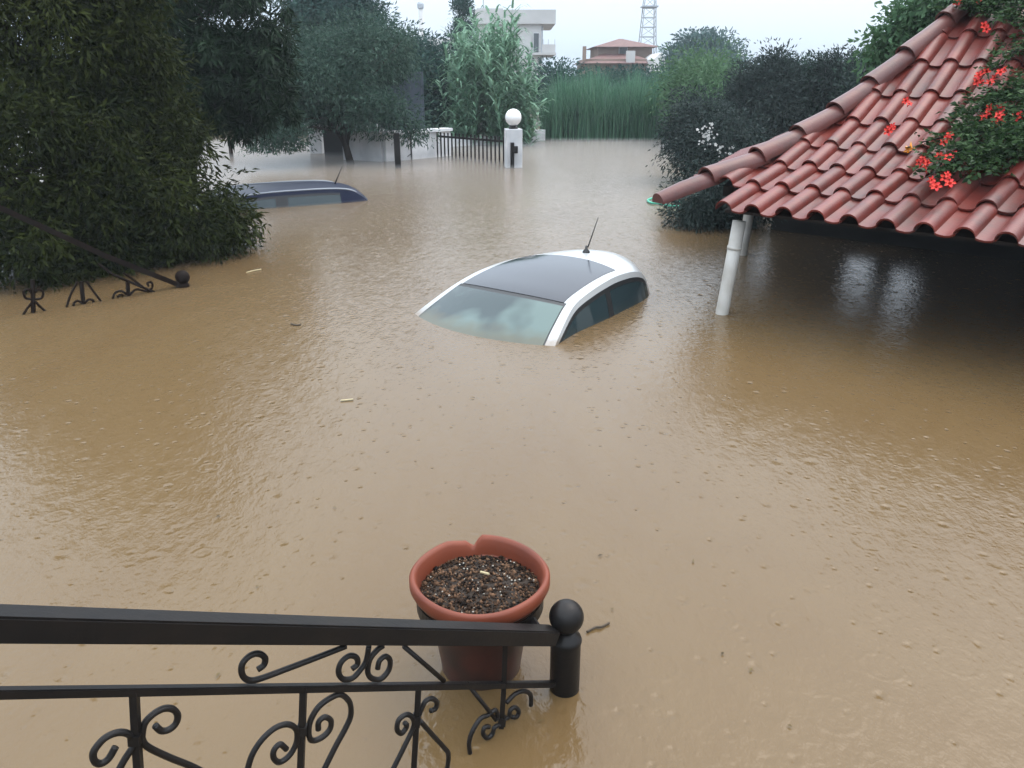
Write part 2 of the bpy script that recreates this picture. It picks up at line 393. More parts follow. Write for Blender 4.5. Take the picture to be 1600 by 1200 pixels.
for k, (px, top, Zt, w, lm, lab) in enumerate([
        (1165, 92, 17.5, 36, L_plum, 'dark slate hedge tree nearest the light green bush'),
        (1207, 60, 17, 30, L_plum, 'tallest pointed dark hedge tree behind the red tiled canopy'),
        (1250, 78, 17.5, 28, L_olive, 'pale-topped hedge tree between two pointed ones'),
        (1292, 70, 17, 30, L_plum, 'dark hedge tree just above the lower hip tiles'),
        (1345, 78, 16.5, 34, L_olive, 'sparse hedge tree closest to the upper hip tiles'),
        (1395, 72, 15.5, 36, L_plum, 'dense hedge tree half hidden by the red tiled roof')]):
    top += 34; mid = (top+225)/2
    make_tree('hedge_tree', lab, 'tree', [(px, mid+20, Zt, w, (225-top)/2-10, .8), (px+6, top+45, Zt, w*.75, 40, .6), (px, top+20, Zt, w*.35, 26, .35)] + [(px+rng.uniform(-1, 1)*w, top+rng.uniform(5, 45), Zt+rng.uniform(-.4, .4), 5, rng.uniform(16, 30), .12) for _ in range(4)],
              150, 150, .10, .3, .22, lm, base=(at(px, mid, Zt)[0], at(px, mid, Zt)[1]), trunk_r=.07, droop=.1, group='row of hedge trees behind the canopy')
make_tree('plum_shrub', 'dark twiggy shrub with white blossoms left of the canopy hip', 'shrub',
          [(1085, 215, 14, 34, 45, .6), (1110, 245, 13.5, 42, 36, .6), (1075, 190, 14.3, 26, 40, .5), (1140, 225, 13.8, 40, 40, .6)],
          190, 110, .08, .3, .2, L_plum, base=(3.2, 13.6), trunk_r=.05)
make_tree('flooded_shrub', 'low dark shrub standing in the water under the canopy corner', 'shrub',
          [(1110, 318, 10, 48, 34, .5), (1085, 330, 9.8, 28, 20, .3), (1150, 320, 10.2, 40, 36, .5)],
          120, 110, .065, .3, .14, L_plum, base=(2.55, 9.6), trunk_r=.04)
make_tree('climber_tree', 'bright green leafy tree top behind the highest hip tiles', 'tree',
          [(1455, 25, 9.5, 48, 30, .5), (1425, 48, 9.5, 26, 16, .3), (1500, 5, 9.5, 50, 30, .5), (1480, 60, 9.6, 70, 40, .5), (1400, 80, 9.7, 40, 24, .4)],
          170, 70, .085, .5, .13, L_mid, base=(5.4, 9.9), trunk_r=.06)

# the wood line that closes the flooded fields on both sides
nw = 26000; side_ = rng.uniform(0, 1, nw) < .6
xw = np.where(side_, rng.uniform(-95, -13, nw), rng.uniform(17, 75, nw)); yw = np.where(side_, 62 - .45*np.abs(xw+13)*rng.uniform(.9, 1.05, nw), 66 - .4*(xw-17)*rng.uniform(.9, 1.05, nw))
hw = (2.4 + .9*np.sin(xw*.55) + .6*np.sin(xw*1.7+1)); zw = hw*rng.uniform(0, 1, nw)**.8
Dw = rng.normal(size=(nw, 3)); Dw /= np.linalg.norm(Dw, axis=1)[:, None]
Vw, Fw = leaf_mesh(np.stack([xw, yw+rng.normal(size=nw)*.8, zw], 1), Dw, rng.uniform(.3, .6, nw), .5)
Vw[:, 2] = np.maximum(Vw[:, 2], -.05)
o = arrays('treeline', Vw, Fw, L_olive, None, tint=rng.uniform(0, 1, nw)); tag(o, 'far low line of trees across the flooded fields', 'trees', kind='stuff')

# giant cane clump: every cane a part
def cane_mesh(seed, h):
    r = np.random.default_rng(seed); V = []; F = []
    lean = r.normal(size=2)*.12
    def q(a, b, c, d): 
        k = len(V); V.extend((a, b, c, d)); F.append((k, k+1, k+2, k+3))
    n = 5; prev = None
    for i in range(n+1):
        t = i/n; c = np.array([lean[0]*t*t*h*.6, lean[1]*t*t*h*.6, t*h]); rad = .016*(1-.7*t)
        ring = [c + rad*np.array([math.cos(a), math.sin(a), 0]) for a in (0, 2.09, 4.19)]
        if prev is not None:
            for k in range(3): q(prev[k], prev[(k+1) % 3], ring[(k+1) % 3], ring[k])
        prev = ring
    for i in range(38):
        t = .18 + .82*(i+r.uniform())/38; c = np.array([lean[0]*t*t*h*.6, lean[1]*t*t*h*.6, t*h])
        a = r.uniform(0, 6.28); d = np.array([math.cos(a), math.sin(a)]); ln = r.uniform(.45, .8); w = r.uniform(.045, .075)
        s = np.array([-d[1], d[0], 0])*w; up = r.uniform(.75, 1.4); last = None
        for k in range(4):
            x = k/3; p = c + np.array([d[0]*ln*x*.8, d[1]*ln*x*.8, ln*(up*x - .9*x*x)])
            e = s*(1-x**2)*.5 + s*.02
            cur = (p-e, p+e)
            if last: q(last[0], last[1], cur[1], cur[0])
            last = cur
    me = bpy.data.meshes.new('cane'); me.from_pydata([tuple(v) for v in V], [], F)
    a = me.attributes.new('tint', 'FLOAT', 'FACE'); a.data.foreach_set('value', r.uniform(0, 1, len(F)).astype(np.float32)*.6 + r.uniform(0, .4))
    me.materials.append(L_cane); return me
canes = [cane_mesh(50+k, 1.0*h) for k, h in enumerate((3.9, 4.2, 4.5, 4.0, 4.4, 3.6, 4.7, 4.3))]
cx = at(768, 150, 23)
clump = empty('giant_cane', (cx[0], cx[1], -1.1), 'tall clump of pale green giant cane behind the black gate', 'cane')
for k in range(170):
    px = rng.uniform(705, 832); Zc = rng.uniform(21.5, 24.5)
    if 745 < px < 760 and k % 3: px += 18
    p = at(px, 200, Zc)
    o = bpy.data.objects.new('cane', canes[k % 8]); COL.objects.link(o); o.parent = clump
    hgt = np.interp(px, [705, 725, 745, 770, 800, 816, 832], [.78, .95, .9, 1.02, .98, .78, .55])*rng.uniform(.8, 1.03)
    o.location = (p[0]-cx[0], p[1]-cx[1], 0); o.rotation_euler = (rng.normal()*.04, rng.normal()*.04, rng.uniform(0, 6.28)); o.scale = (1, 1, hgt)

# reed bed
def reed_bed():
    V = []; F = []; T = []
    n = 5200; k0 = 0
    px = rng.uniform(846, 1060, n); Zr = rng.uniform(23.6, 26.5, n)
    hh = np.interp(px, [846, 870, 920, 1000, 1040, 1060], [1.3, 1.75, 2.1, 2.05, 1.9, 1.6])*rng.uniform(.5, 1.0, n)*(1+.10*np.sin(px*.11)+.08*np.sin(px*.043+1)+.05*np.sin(px*.31))
    for i in range(n):
        p = at(px[i], 218, Zr[i]); p[2] = -.05
        a = rng.uniform(0, 6.28); d = np.array([math.cos(a), math.sin(a), 0]); s = np.array([-d[1], d[0], 0])*rng.uniform(.012, .024)
        if abs(s[0]) < .008: s[0] = .012
        b = (rng.uniform(.02, .3) if rng.uniform() < .8 else rng.uniform(.3, .8))*hh[i]; pts = []
        for x in (0, .4, .75, 1.0):
            c = p + d*b*x*x + np.array([0, 0, hh[i]*(x - .12*x*x*b)])
            e = s*(1 - .9*x); pts += [c-e, c+e]
        V += pts
        for q in range(3): F.append((k0+2*q, k0+2*q+1, k0+2*q+3, k0+2*q+2)); T.append(.0)
        T[-3:] = [rng.uniform()]*3
        k0 += 8
    o = arrays('reeds', np.array(V), np.array(F), L_reed, None, tint=np.array(T))
    tag(o, 'dense bed of mid green reeds along the far edge of the flood', 'reeds', kind='stuff')
reed_bed()

# ------------------------------------------------------------------ far buildings
M_bwall = mat('pale_render', (.46, .46, .45), .85, .2, var=.12, vscale=.6)
M_bshade = mat('window_dark', (.05, .06, .065), .25, .5)
M_ochre = mat('ochre_render', (.24, .18, .145), .85, .2, var=.15, vscale=.8)
M_rtile = mat('far_red_tile', (.15, .080, .070), .75, .3, var=.3, vscale=4, bump=.3, bscale=8, bdist=.05)
M_grey = mat('grey_steel', (.30, .33, .36), .5, .5, metal=.3)
def pbox(bm, x0, y0, x1, y1, Z, depth, back=0.):
    """box whose camera side spans these pixels at distance Z"""
    a = at(x0, y0, Z); b = at(x1, y1, Z)
    zt, zb = max(a[2], b[2]), min(a[2], b[2]); yb = (a[1]+b[1])/2 + back
    box(bm, ((a[0]+b[0])/2, yb+depth/2, (zt+zb)/2), (abs(b[0]-a[0]), depth, zt-zb))
def prism(bm, pts, h):
    """extrude a polygon in the xz plane (list of (x,y,z)) by h along +y"""
    f = [bm.verts.new(p) for p in pts]; g = [bm.verts.new((p[0], p[1]+h, p[2])) for p in pts]
    bm.faces.new(f); bm.faces.new(g[::-1])
    for k in range(len(f)): bm.faces.new((f[k], g[k], g[(k+1) % len(f)], f[(k+1) % len(f)]))

ZB = 62
wb = at(800, 160, ZB)
bld = empty('white_house', (wb[0], wb[1], -1.1), 'white flat-roofed two-storey house behind the cane clump', 'house')
bm = bmesh.new(); pbox(bm, 746, 37, 846, 86, ZB, 8, .4); obj('upper_wall', bm, M_bwall, bld)
bm = bmesh.new(); pbox(bm, 742, 86.5, 846, 172, ZB, 8, .4); obj('lower_wall', bm, M_bwall, bld)
bm = bmesh.new(); pbox(bm, 740, 16, 868, 37.5, ZB, 9.5, -.5); obj('roof', bm, M_bwall, bld)
bm = bmesh.new(); pbox(bm, 744, 12, 786, 16, ZB, 3, .5); obj('roof_kerb', bm, M_bwall, bld)
bm = bmesh.new(); pbox(bm, 832, 82.5, 868, 86.3, ZB, 9, -.9); obj('balcony_slab', bm, M_bwall, bld)
bm = bmesh.new(); pbox(bm, 846.5, 70, 867, 82.3, ZB, .15, -.8); obj('balcony_parapet', bm, M_bwall, bld)
for x0, x1, y0, y1 in ((833, 843, 51, 82), (790, 800, 52, 72)):
    bm = bmesh.new(); pbox(bm, x0, y0, x1, y1, ZB, .12, .33); w = obj('window', bm, M_white, bld)
    bm = bmesh.new(); pbox(bm, x0+1, y0+1, x1-1, y1, ZB, .1, .28); obj('pane', bm, M_bshade, w)
bm = bmesh.new(); p = at(754, 16, ZB); tube(bm, [(p[0], p[1]+2, p[2]), (p[0], p[1]+2, p[2]+1.2)], .04, 5); tube(bm, [(p[0]-.5, p[1]+2, p[2]+1.0), (p[0]+.5, p[1]+2, p[2]+1.0)], .03, 5); obj('aerial', bm, M_grey, bld)
bm = bmesh.new(); p = at(847.5, 40, ZB); q = at(847.5, 160, ZB); tube(bm, [(p[0], p[1]+.2, p[2]), (p[0], p[1]+.2, q[2])], .05, 6); obj('downpipe', bm, M_grey, bld)
for xx in (848, 856, 866):
    bm = bmesh.new(); p = at(xx, 70, ZB); q = at(xx, 62, ZB); tube(bm, [(p[0], p[1]-.75, p[2]), (p[0], p[1]-.75, q[2])], .025, 4); obj('railing_bar', bm, M_grey, bld)

ZH = 58
hb = at(980, 140, ZH)
red = empty('red_roofed_house', (hb[0], hb[1], -1.1), 'terracotta roofed house with stepped roofs below the lattice mast', 'house')
bm = bmesh.new(); pbox(bm, 938, 71, 1026, 90, ZH, 6, 2.0); obj('upper_wall', bm, M_ochre, red)
bm = bmesh.new(); pbox(bm, 915, 92, 1024, 165, ZH, 8, .6); obj('wall', bm, M_ochre, red)
def hip_roof(bm, x0, x1, ytop, yeave, Z, depth, back, inset):
    a = at(x0, yeave, Z); b = at(x1, yeave, Z); t = at((x0+x1)/2, ytop, Z)
    y0 = a[1]+back; y1 = y0+depth; ym = (y0+y1)/2
    V = [bm.verts.new(p) for p in ((a[0], y0, a[2]), (b[0], y0, a[2]), (b[0], y1, a[2]), (a[0], y1, a[2]), (a[0]+inset, ym, t[2]), (b[0]-inset, ym, t[2]))]
    for f in ((0, 1, 5, 4), (1, 2, 5), (2, 3, 4, 5), (3, 0, 4), (3, 2, 1, 0)): bm.faces.new([V[k] for k in f])
bm = bmesh.new(); hip_roof(bm, 930, 1036, 56, 72, ZH, 8, 1.2, 2.3); obj('upper_roof', bm, M_rtile, red)
bm = bmesh.new(); hip_roof(bm, 905, 1032, 79, 99, ZH, 7, -.6, 2.4); obj('lower_roof', bm, M_rtile, red)
bm = bmesh.new(); a, b, c, d = at(1022, 92, ZH-3), at(1052, 98, ZH-3), at(1052, 150, ZH-3), at(1022, 150, ZH-3); e = at(1034, 82, ZH-3)
prism(bm, [a, e, b, c, d], 6); obj('gable_wall', bm, M_bwall, red)
for x0, x1, y0, y1 in ((972, 986, 63, 84),):
    bm = bmesh.new(); pbox(bm, x0, y0+9, x1, y1, ZH, .15, 1.9); w = obj('window', bm, M_white, red)
    bm = bmesh.new(); pbox(bm, x0+1, y0+10, x1-1, y1-1, ZH, .1, 1.85); obj('pane', bm, M_bshade, w)
for x0, y0, x1, y1, m_ in ((912, 72, 917, 95, M_ochre), (981, 79, 994, 98, M_bwall)):
    bm = bmesh.new(); pbox(bm, x0, y0, x1, y1, ZH-1, .6, .5); obj('chimney', bm, m_, red)

fb = at(640, 120, 70)
far = empty('low_white_house', (fb[0], fb[1], -1.1), 'long low white flat roof glimpsed above the bushy tree', 'house')
bm = bmesh.new(); pbox(bm, 592, 66, 700, 150, 70, 8, .4); obj('wall', bm, M_bwall, far)
bm = bmesh.new(); pbox(bm, 586, 60, 706, 65.8, 70, 9, 0); obj('roof', bm, M_bwall, far)
bm = bmesh.new(); p = at(659, 62, 75); q = at(659, 14, 75); tube(bm, [(p[0], p[1], -1.1), (p[0], p[1], q[2])], [.28, .2], 10); 
o = obj('chimney_pole', bm, M_bwall, None, True); tag(o, 'slim pale chimney pole rising above the low white roof', 'pole')
bm = bmesh.new(); lathe(bm, [(.26, 0), (.30, .1), (.30, .4), (.2, .55)], (p[0], p[1], q[2]-.05), 10, True, True); obj('cowl', bm, M_grey, o)

def pylon():
    Zp = 95; c = at(1012, 58, Zp); root = empty('lattice_mast', (c[0], c[1], -1.1), 'pale steel lattice mast standing behind the red roofed house', 'mast')
    zb, zt = -1.1, at(1012, -45, Zp)[2]
    def half(z): return np.interp(z, [zb, c[2], zt], [1.5, .85, .45])
    lv = np.linspace(zb, zt, 15)
    for sx, sy in ((-1, -1), (1, -1), (1, 1), (-1, 1)):
        bm = bmesh.new(); tube(bm, [(c[0]+sx*half(z), c[1]+sy*half(z), z) for z in lv], .07, 4); obj('leg', bm, M_grey, root)
    bm = bmesh.new(); cn = ((-1, -1), (1, -1), (1, 1), (-1, 1))
    for i, z in enumerate(lv[1:-1], 1):
        for k in range(4):
            a, b = cn[k], cn[(k+1) % 4]; h = half(z); h2 = half(lv[i-1])
            tube(bm, [(c[0]+a[0]*h, c[1]+a[1]*h, z), (c[0]+b[0]*h, c[1]+b[1]*h, z)], .05, 4)
            tube(bm, [(c[0]+a[0]*h, c[1]+a[1]*h, z), (c[0]+b[0]*h2, c[1]+b[1]*h2, lv[i-1])], .035, 4)
    obj('bracing', bm, M_grey, root)
    bm = bmesh.new(); z = at(1012, 12, Zp)[2]; box(bm, (c[0], c[1], z), (2*half(z)+.5, 2*half(z)+.5, .15)); obj('platform', bm, M_grey, root)
pylon()

# ------------------------------------------------------------------ garden wall, gate, lamp pillar
M_panel = mat('blue_grey_sheet', (.085, .105, .14), .5, .4, var=.25, vscale=1.2)
pb = at(632, 150, 19.6)
bm = bmesh.new(); a, b = at(606, 112, 19.6), at(660, 250, 19.6)
box(bm, (pb[0], pb[1], (a[2]-1.1)/2), (b[0]-a[0], .06, a[2]+1.1)); o = obj('metal_sheet', bm, M_panel)
tag(o, 'tall blue-grey metal sheet standing among the trees behind the white wall', 'metal sheet')
bm = bmesh.new()
for x in (605.2, 660.8):
    c = at(x, 150, 19.6); tube(bm, [(c[0], c[1]-.03, -1.1), (c[0], c[1]-.03, a[2])], .022, 4, square=True)
obj('frame', bm, M_panel, o)

def wall_run(name, label, pts, h, th, m, cat='wall', cope=None):
    root = empty(name, (pts[0][0], pts[0][1], -1.1), label, cat)
    bm = bmesh.new()
    for p, q in zip(pts, pts[1:]):
        d = np.array(q)-np.array(p); ln = np.hypot(*d); c = (np.array(p)+np.array(q))/2
        box(bm, (c[0], c[1], (h-1.1)/2), (ln, th, h+1.1), math.atan2(d[1], d[0]))
    obj('wall_face', bm, m, root)
    if cope:
        bm = bmesh.new()
        for p, q in zip(pts, pts[1:]):
            d = np.array(q)-np.array(p); ln = np.hypot(*d); c = (np.array(p)+np.array(q))/2
            box(bm, (c[0], c[1], h+.033), (ln+.06, th+.1, .06), math.atan2(d[1], d[0]))
        obj('coping', bm, m, root)
    return root
w1, w2 = on_water(640, 249), on_water(684, 247)
w0 = on_water(541, 249); wm = on_water(600, 252)
wall_run('garden_wall', 'white garden wall between the black gate and the dark opening', [w0[:2], wm[:2], w1[:2], on_water(700, 243)[:2]], .56, .2, M_white, cope=True)
g0, g1 = on_water(760, 232), on_water(700, 240)
wall_run('inner_wall', 'white low wall seen through the bars of the black gate', [on_water(686, 230)[:2], on_water(780, 224)[:2]], .2, .2, M_white)
wall_run('far_wall', 'short white wall just right of the globe lamp pillar', [on_water(806, 222)[:2], on_water(848, 219)[:2]], .3, .2, M_white)
b0 = on_water(822, 222); bm = bmesh.new(); box(bm, (b0[0], b0[1]-.25, -.3), (.2, .2, 1.35), 0, .01); o = obj('brown_post', bm, mat('brown_paint', (.12, .06, .05), .6)); tag(o, 'short brown post in front of the white wall right of the globe lamp', 'post')
p0 = on_water(494, 240)
pil = empty('white_pillar', (p0[0], p0[1], -1.1), 'white masonry pillar left of the dark opening under the olive tree', 'pillar')
bm = bmesh.new(); box(bm, (p0[0], p0[1]+.15, -.25), (.3, .3, 1.7), 0, .01); obj('shaft', bm, M_white, pil)
bm = bmesh.new(); box(bm, (p0[0], p0[1]+.15, .65), (.46, .46, .1), 0, .015); obj('cap', bm, M_white, pil)
s0, s1 = on_water(507, 244), on_water(539, 247)
bm = bmesh.new(); c = (s0+s1)/2; box(bm, (c[0], c[1]+.3, -.27), (s1[0]-s0[0], .08, 1.66)); o = obj('opening_shade', bm, mat('opening_shade_dark', (.02, .022, .024), .5)); tag(o, 'dark sheet standing for the shade in the opening between white pillar and white wall', 'gate')  # dark sheet put in for the shade inside the wall opening
bm = bmesh.new(); box(bm, (c[0]+.02, c[1]+.25, .66), (s1[0]-s0[0]+.1, .3, .14), 0, .01); obj('lintel', bm, M_white, o)

gp = on_water(802, 262)
pill = empty('lamp_pillar', (gp[0], gp[1], -1.1), 'white gate pillar topped by a round white globe lamp', 'pillar')
bm = bmesh.new(); box(bm, (gp[0], gp[1]+.15, -.18), (.33, .33, 1.86), R(8), .012); obj('shaft', bm, M_white, pill)
bm = bmesh.new(); lathe(bm, [(.09, 0), (.10, .02), (.07, .05), (.07, .07)], (gp[0], gp[1]+.15, .752), 20, True, True); obj('lamp_collar', bm, M_iron, pill)
bm = bmesh.new(); bmesh.ops.create_uvsphere(bm, u_segments=28, v_segments=18, radius=.165, matrix=Matrix.Translation((gp[0], gp[1]+.15, .97))); obj('lamp_globe', bm, M_globe, pill, True)
bm = bmesh.new(); box(bm, (gp[0]-.02, gp[1]-.07, -.3), (.07, .09, 1.6), R(8), .004); obj('gate_stop', bm, M_iron, pill)
bm = bmesh.new(); box(bm, (gp[0]+.05, gp[1]-.075, .36), (.08, .05, .14), R(8), .01); obj('lock_box', bm, M_iron, pill)

ga, gb = on_water(684, 246), on_water(787, 257)
gate = empty('bar_gate', (ga[0], ga[1], -1.1), 'black iron bar gate half open beside the globe lamp pillar', 'gate')
gd = gb-ga; NB = 18
bm = bmesh.new(); tube(bm, [ga+(0, 0, -.5), ga+(0, 0, .56)], .018, 6); me_bar = bpy.data.meshes.new('bar'); bm.to_mesh(me_bar); bm.free(); me_bar.materials.append(M_iron)
for k in range(NB):
    o = bpy.data.objects.new('bar', me_bar); COL.objects.link(o); o.parent = gate; o.matrix_parent_inverse = gate.matrix_basis.inverted(); o.location = tuple(gd*k/(NB-1))
for z in (.47, -.35):
    bm = bmesh.new(); tube(bm, [ga+(0, 0, z), gb+(0, 0, z)], .022, 4, square=True); obj('rail', bm, M_iron, gate)
q0 = on_water(622, 262)
dp = empty('hinge_post', (q0[0], q0[1], -1.1), 'dark rusty gate post in the water under the olive boughs', 'post')
bm = bmesh.new(); box(bm, (q0[0], q0[1], -.22), (.12, .12, 1.8), .2, .01); obj('shaft', bm, M_iron, dp)
q1 = on_water(636, 250)
bm = bmesh.new()
for k in range(2): tube(bm, [q1+(.1*k, 0, -.8), q1+(.1*k, 0, .62)], .015, 5)
for z in np.linspace(-.6, .5, 6): tube(bm, [q1+(0, 0, z), q1+(.1, 0, z+.08)], .01, 4)
obj('lattice_strip', bm, M_iron, dp)
q2 = on_water(362, 246)
bm = bmesh.new(); tube(bm, [q2+(0, 0, -1.1), q2+(0, 0, .33)], .045, 8); o = obj('wooden_stake', bm, M_bark, None, True); tag(o, 'thin dark stake in the water under the pine boughs', 'stake')

# ------------------------------------------------------------------ cars
def make_car(name, label, F, beta, rows, paint, glass, glass_rows, roof_rows, side_rows, bpillar, roofglass, strip=None, u_glass=.9, u_roof=.86, rail_w=.05, pil_w=.13):
    b = np.array([math.cos(beta), math.sin(beta)]); r = np.array([math.sin(beta), -math.cos(beta)])
    root = empty(name, (F[0], F[1], -1.1), label, 'car')
    SUB = 6; T = crom(rows, SUB); nr = len(T)
    us = np.array([0, .2, .4, .58, .72, .80, .84, u_roof, .885, u_glass, .93, .965, 1.0]); us = np.unique(np.r_[-us, us]); nu = len(us)
    def P(k, u, dz=0.):
        tc, zc, tr, zr, wr = T[k]; t = tc + (tr-tc)*u*u; q = wr*u; z = zc + (zr-zc)*abs(u)**2.3
        xy = np.array(F) + b*t + r*q; return np.array([xy[0], xy[1], z+dz])
    def patch(pname, test, m, dz=0., parent=root, thick=.006):
        bm = bmesh.new(); vs = {}
        def v(k, j):
            if (k, j) not in vs: vs[(k, j)] = bm.verts.new(P(k, us[j], dz))
            return vs[(k, j)]
        for k in range(nr-1):
            for j in range(nu-1):
                if test(k/SUB, (us[j]+us[j+1])/2): bm.faces.new((v(k, j), v(k, j+1), v(k+1, j+1), v(k+1, j)))
        return obj(pname, bm, m, parent, True)
    g0, g1 = glass_rows; r0, r1 = roof_rows
    in_ws = lambda k, u: g0 <= k < g1 and abs(u) < u_glass
    in_roof = lambda k, u: roofglass and r0 <= k < r1 and abs(u) < u_roof
    body = patch('body', lambda k, u: not in_ws(k, u) and not in_roof(k, u), paint)
    patch('windscreen', lambda k, u: in_ws(k, u) and abs(u) < u_glass-.02 and k < g1-.2, glass, .002)
    patch('windscreen_seal', lambda k, u: in_ws(k, u) and not (abs(u) < u_glass-.02 and k < g1-.2), M_seal, -.001)
    if roofglass:
        patch('roof_glass', lambda k, u: in_roof(k, u), roofglass, .003)
    # sides
    for sgn in (-1, 1):
        def S(k, s):
            tc, zc, tr, zr, wr = T[k]; drop = .62 + zr
            # s 0 at the rail, 1 far below the water; slight barrel
            z = zr - drop*s; q = wr + .30*(zr - z) - .10*(zr - z)**2
            xy = np.array(F) + b*tr + r*q*sgn; return np.array([xy[0], xy[1], z])
        ss = np.array([0, rail_w*.4, rail_w, rail_w+.025, rail_w+.04, .2, .35, .5, .65, .8, 1.0])
        def side_patch(pname, test, m, off=0.):
            bm = bmesh.new(); vs = {}
            def v(k, j):
                if (k, j) not in vs:
                    p = S(k, ss[j]); p[:2] += r*sgn*off; vs[(k, j)] = bm.verts.new(p)
                return vs[(k, j)]
            for k in range(nr-1):
                for j in range(len(ss)-1):
                    if test(k/SUB, (ss[j]+ss[j+1])/2): bm.faces.new((v(k, j), v(k, j+1), v(k+1, j+1), v(k+1, j)))
            return obj(pname, bm, m, root, True)
        s0_, s1_ = side_rows
        win = lambda k, s: s0_ <= k < s1_ and .04+rail_w < s < .82
        rim = lambda k, s: s0_ <= k < s1_ and rail_w < s <= .04+rail_w
        pil_ = lambda k: any(abs(k-x) < pil_w for x in bpillar)
        side_patch('side_body', lambda k, s: not win(k, s) and not rim(k, s), paint)
        side_patch('window_seal', lambda k, s: rim(k, s) or (win(k, s) and pil_(k)), M_seal, -.002)
        edges = [s0_] + list(bpillar) + [s1_]
        for e0, e1 in zip(edges, edges[1:]):
            side_patch('side_window', lambda k, s, e0=e0, e1=e1: win(k, s) and not pil_(k) and e0 <= k < e1, M_sideglass, -.004)
        if strip:
            bm = bmesh.new(); tube(bm, [P(k, .985*sgn, .008) for k in range(int(strip[0]*SUB), int(strip[1]*SUB))], .013, 6); obj('roof_strip', bm, M_silver, root, True)
    return root, P, SUB

def glass_fog():
    m = bpy.data.materials.new('fogged_windscreen'); m.use_nodes = True; nt = m.node_tree; b = nt.nodes['Principled BSDF']
    tc = nt.nodes.new('ShaderNodeTexCoord'); nz = nt.nodes.new('ShaderNodeTexNoise'); nz.inputs['Scale'].default_value = 2.4; nz.inputs['Detail'].default_value = 2.5
    nt.links.new(tc.outputs['Object'], nz.inputs[0]); rp = nt.nodes.new('ShaderNodeValToRGB')
    rp.color_ramp.elements[0].position = .42; rp.color_ramp.elements[1].position = .58
    rp.color_ramp.elements[0].color = (.020, .036, .038, 1); rp.color_ramp.elements[1].color = (.078, .118, .108, 1)
    nt.links.new(nz.outputs['Fac'], rp.inputs[0])
    sp = nt.nodes.new('ShaderNodeSeparateXYZ'); nt.links.new(tc.outputs['Object'], sp.inputs[0])       # brown waterline band: water reflection and wet, mixed into the colour
    n2 = nt.nodes.new('ShaderNodeTexNoise'); n2.inputs['Scale'].default_value = 9; n2.inputs['Detail'].default_value = 6; nt.links.new(tc.outputs['Object'], n2.inputs[0])
    ma = nt.nodes.new('ShaderNodeMath'); ma.operation = 'MULTIPLY_ADD'; ma.inputs[1].default_value = .10; nt.links.new(n2.outputs['Fac'], ma.inputs[0]); nt.links.new(sp.outputs[2], ma.inputs[2])
    mr = nt.nodes.new('ShaderNodeMapRange'); mr.inputs['From Min'].default_value = .06; mr.inputs['From Max'].default_value = .13; mr.inputs['To Min'].default_value = .75; mr.inputs['To Max'].default_value = 0
    nt.links.new(ma.outputs[0], mr.inputs[0])
    mx = nt.nodes.new('ShaderNodeMix'); mx.data_type = 'RGBA'; nt.links.new(mr.outputs[0], mx.inputs[0]); nt.links.new(rp.outputs[0], mx.inputs[6]); mx.inputs[7].default_value = (.075, .068, .040, 1)
    nt.links.new(mx.outputs[2], b.inputs['Base Color'])
    b.inputs['Roughness'].default_value = .05; b.inputs['IOR'].default_value = 1.5; b.inputs['Specular IOR Level'].default_value = .42
    n3 = nt.nodes.new('ShaderNodeTexVoronoi'); n3.inputs['Scale'].default_value = 130; nt.links.new(tc.outputs['Object'], n3.inputs[0])
    bp = nt.nodes.new('ShaderNodeBump'); bp.inputs['Strength'].default_value = .12; bp.inputs['Distance'].default_value = .002; nt.links.new(n3.outputs['Distance'], bp.inputs['Height']); nt.links.new(bp.outputs[0], b.inputs['Normal'])
    return m
M_fog = glass_fog()
M_sideglass = mat('tinted_side_glass', (.022, .036, .040), .03, .5)
M_roofglass = mat('tinted_roof_glass', (.010, .014, .022), .16, .4, coat=.2, bump=.12, bscale=260, bdist=.001)
rows_w = [(-.40, -.16, -.22, -.15, .735), (-.13, 0, .03, 0, .665), (.1, .113, .2, .092, .615), (.34, .222, .42, .188, .562),
          (.6, .277, .66, .24, .545), (.88, .315, .9, .266, .53), (1.14, .330, 1.1, .272, .515), (1.42, .333, 1.34, .258, .505),
          (1.66, .318, 1.53, .212, .49), (1.84, .265, 1.66, .122, .475), (1.93, .14, 1.75, 0, .465), (2.0, -.12, 1.83, -.15, .47), (2.02, -.5, 1.86, -.5, .5)]
car, PW, SUBW = make_car('white_car', 'small white hatchback sunk to its windows in the middle of the flood', (-.25, 5.64), R(52.5), rows_w, M_paint, M_fog, (0, 3), (3, 6.2), (.6, 8.6), (4.9,), M_roofglass)
a0 = PW(int(7.2*SUBW), -.02)
bm = bmesh.new(); lathe(bm, [(.035, -.01), (.03, .012), (.012, .03), (.008, .06)], a0, 12, True, True); 
o = obj('aerial_foot', bm, M_seal, car, True)
bm = bmesh.new(); d_ = np.array([.09, -.02, .30]); tube(bm, [a0+d_*.15, a0+d_*.6, a0+d_], [.006, .0045, .003], 6); obj('aerial', bm, M_seal, car, True)

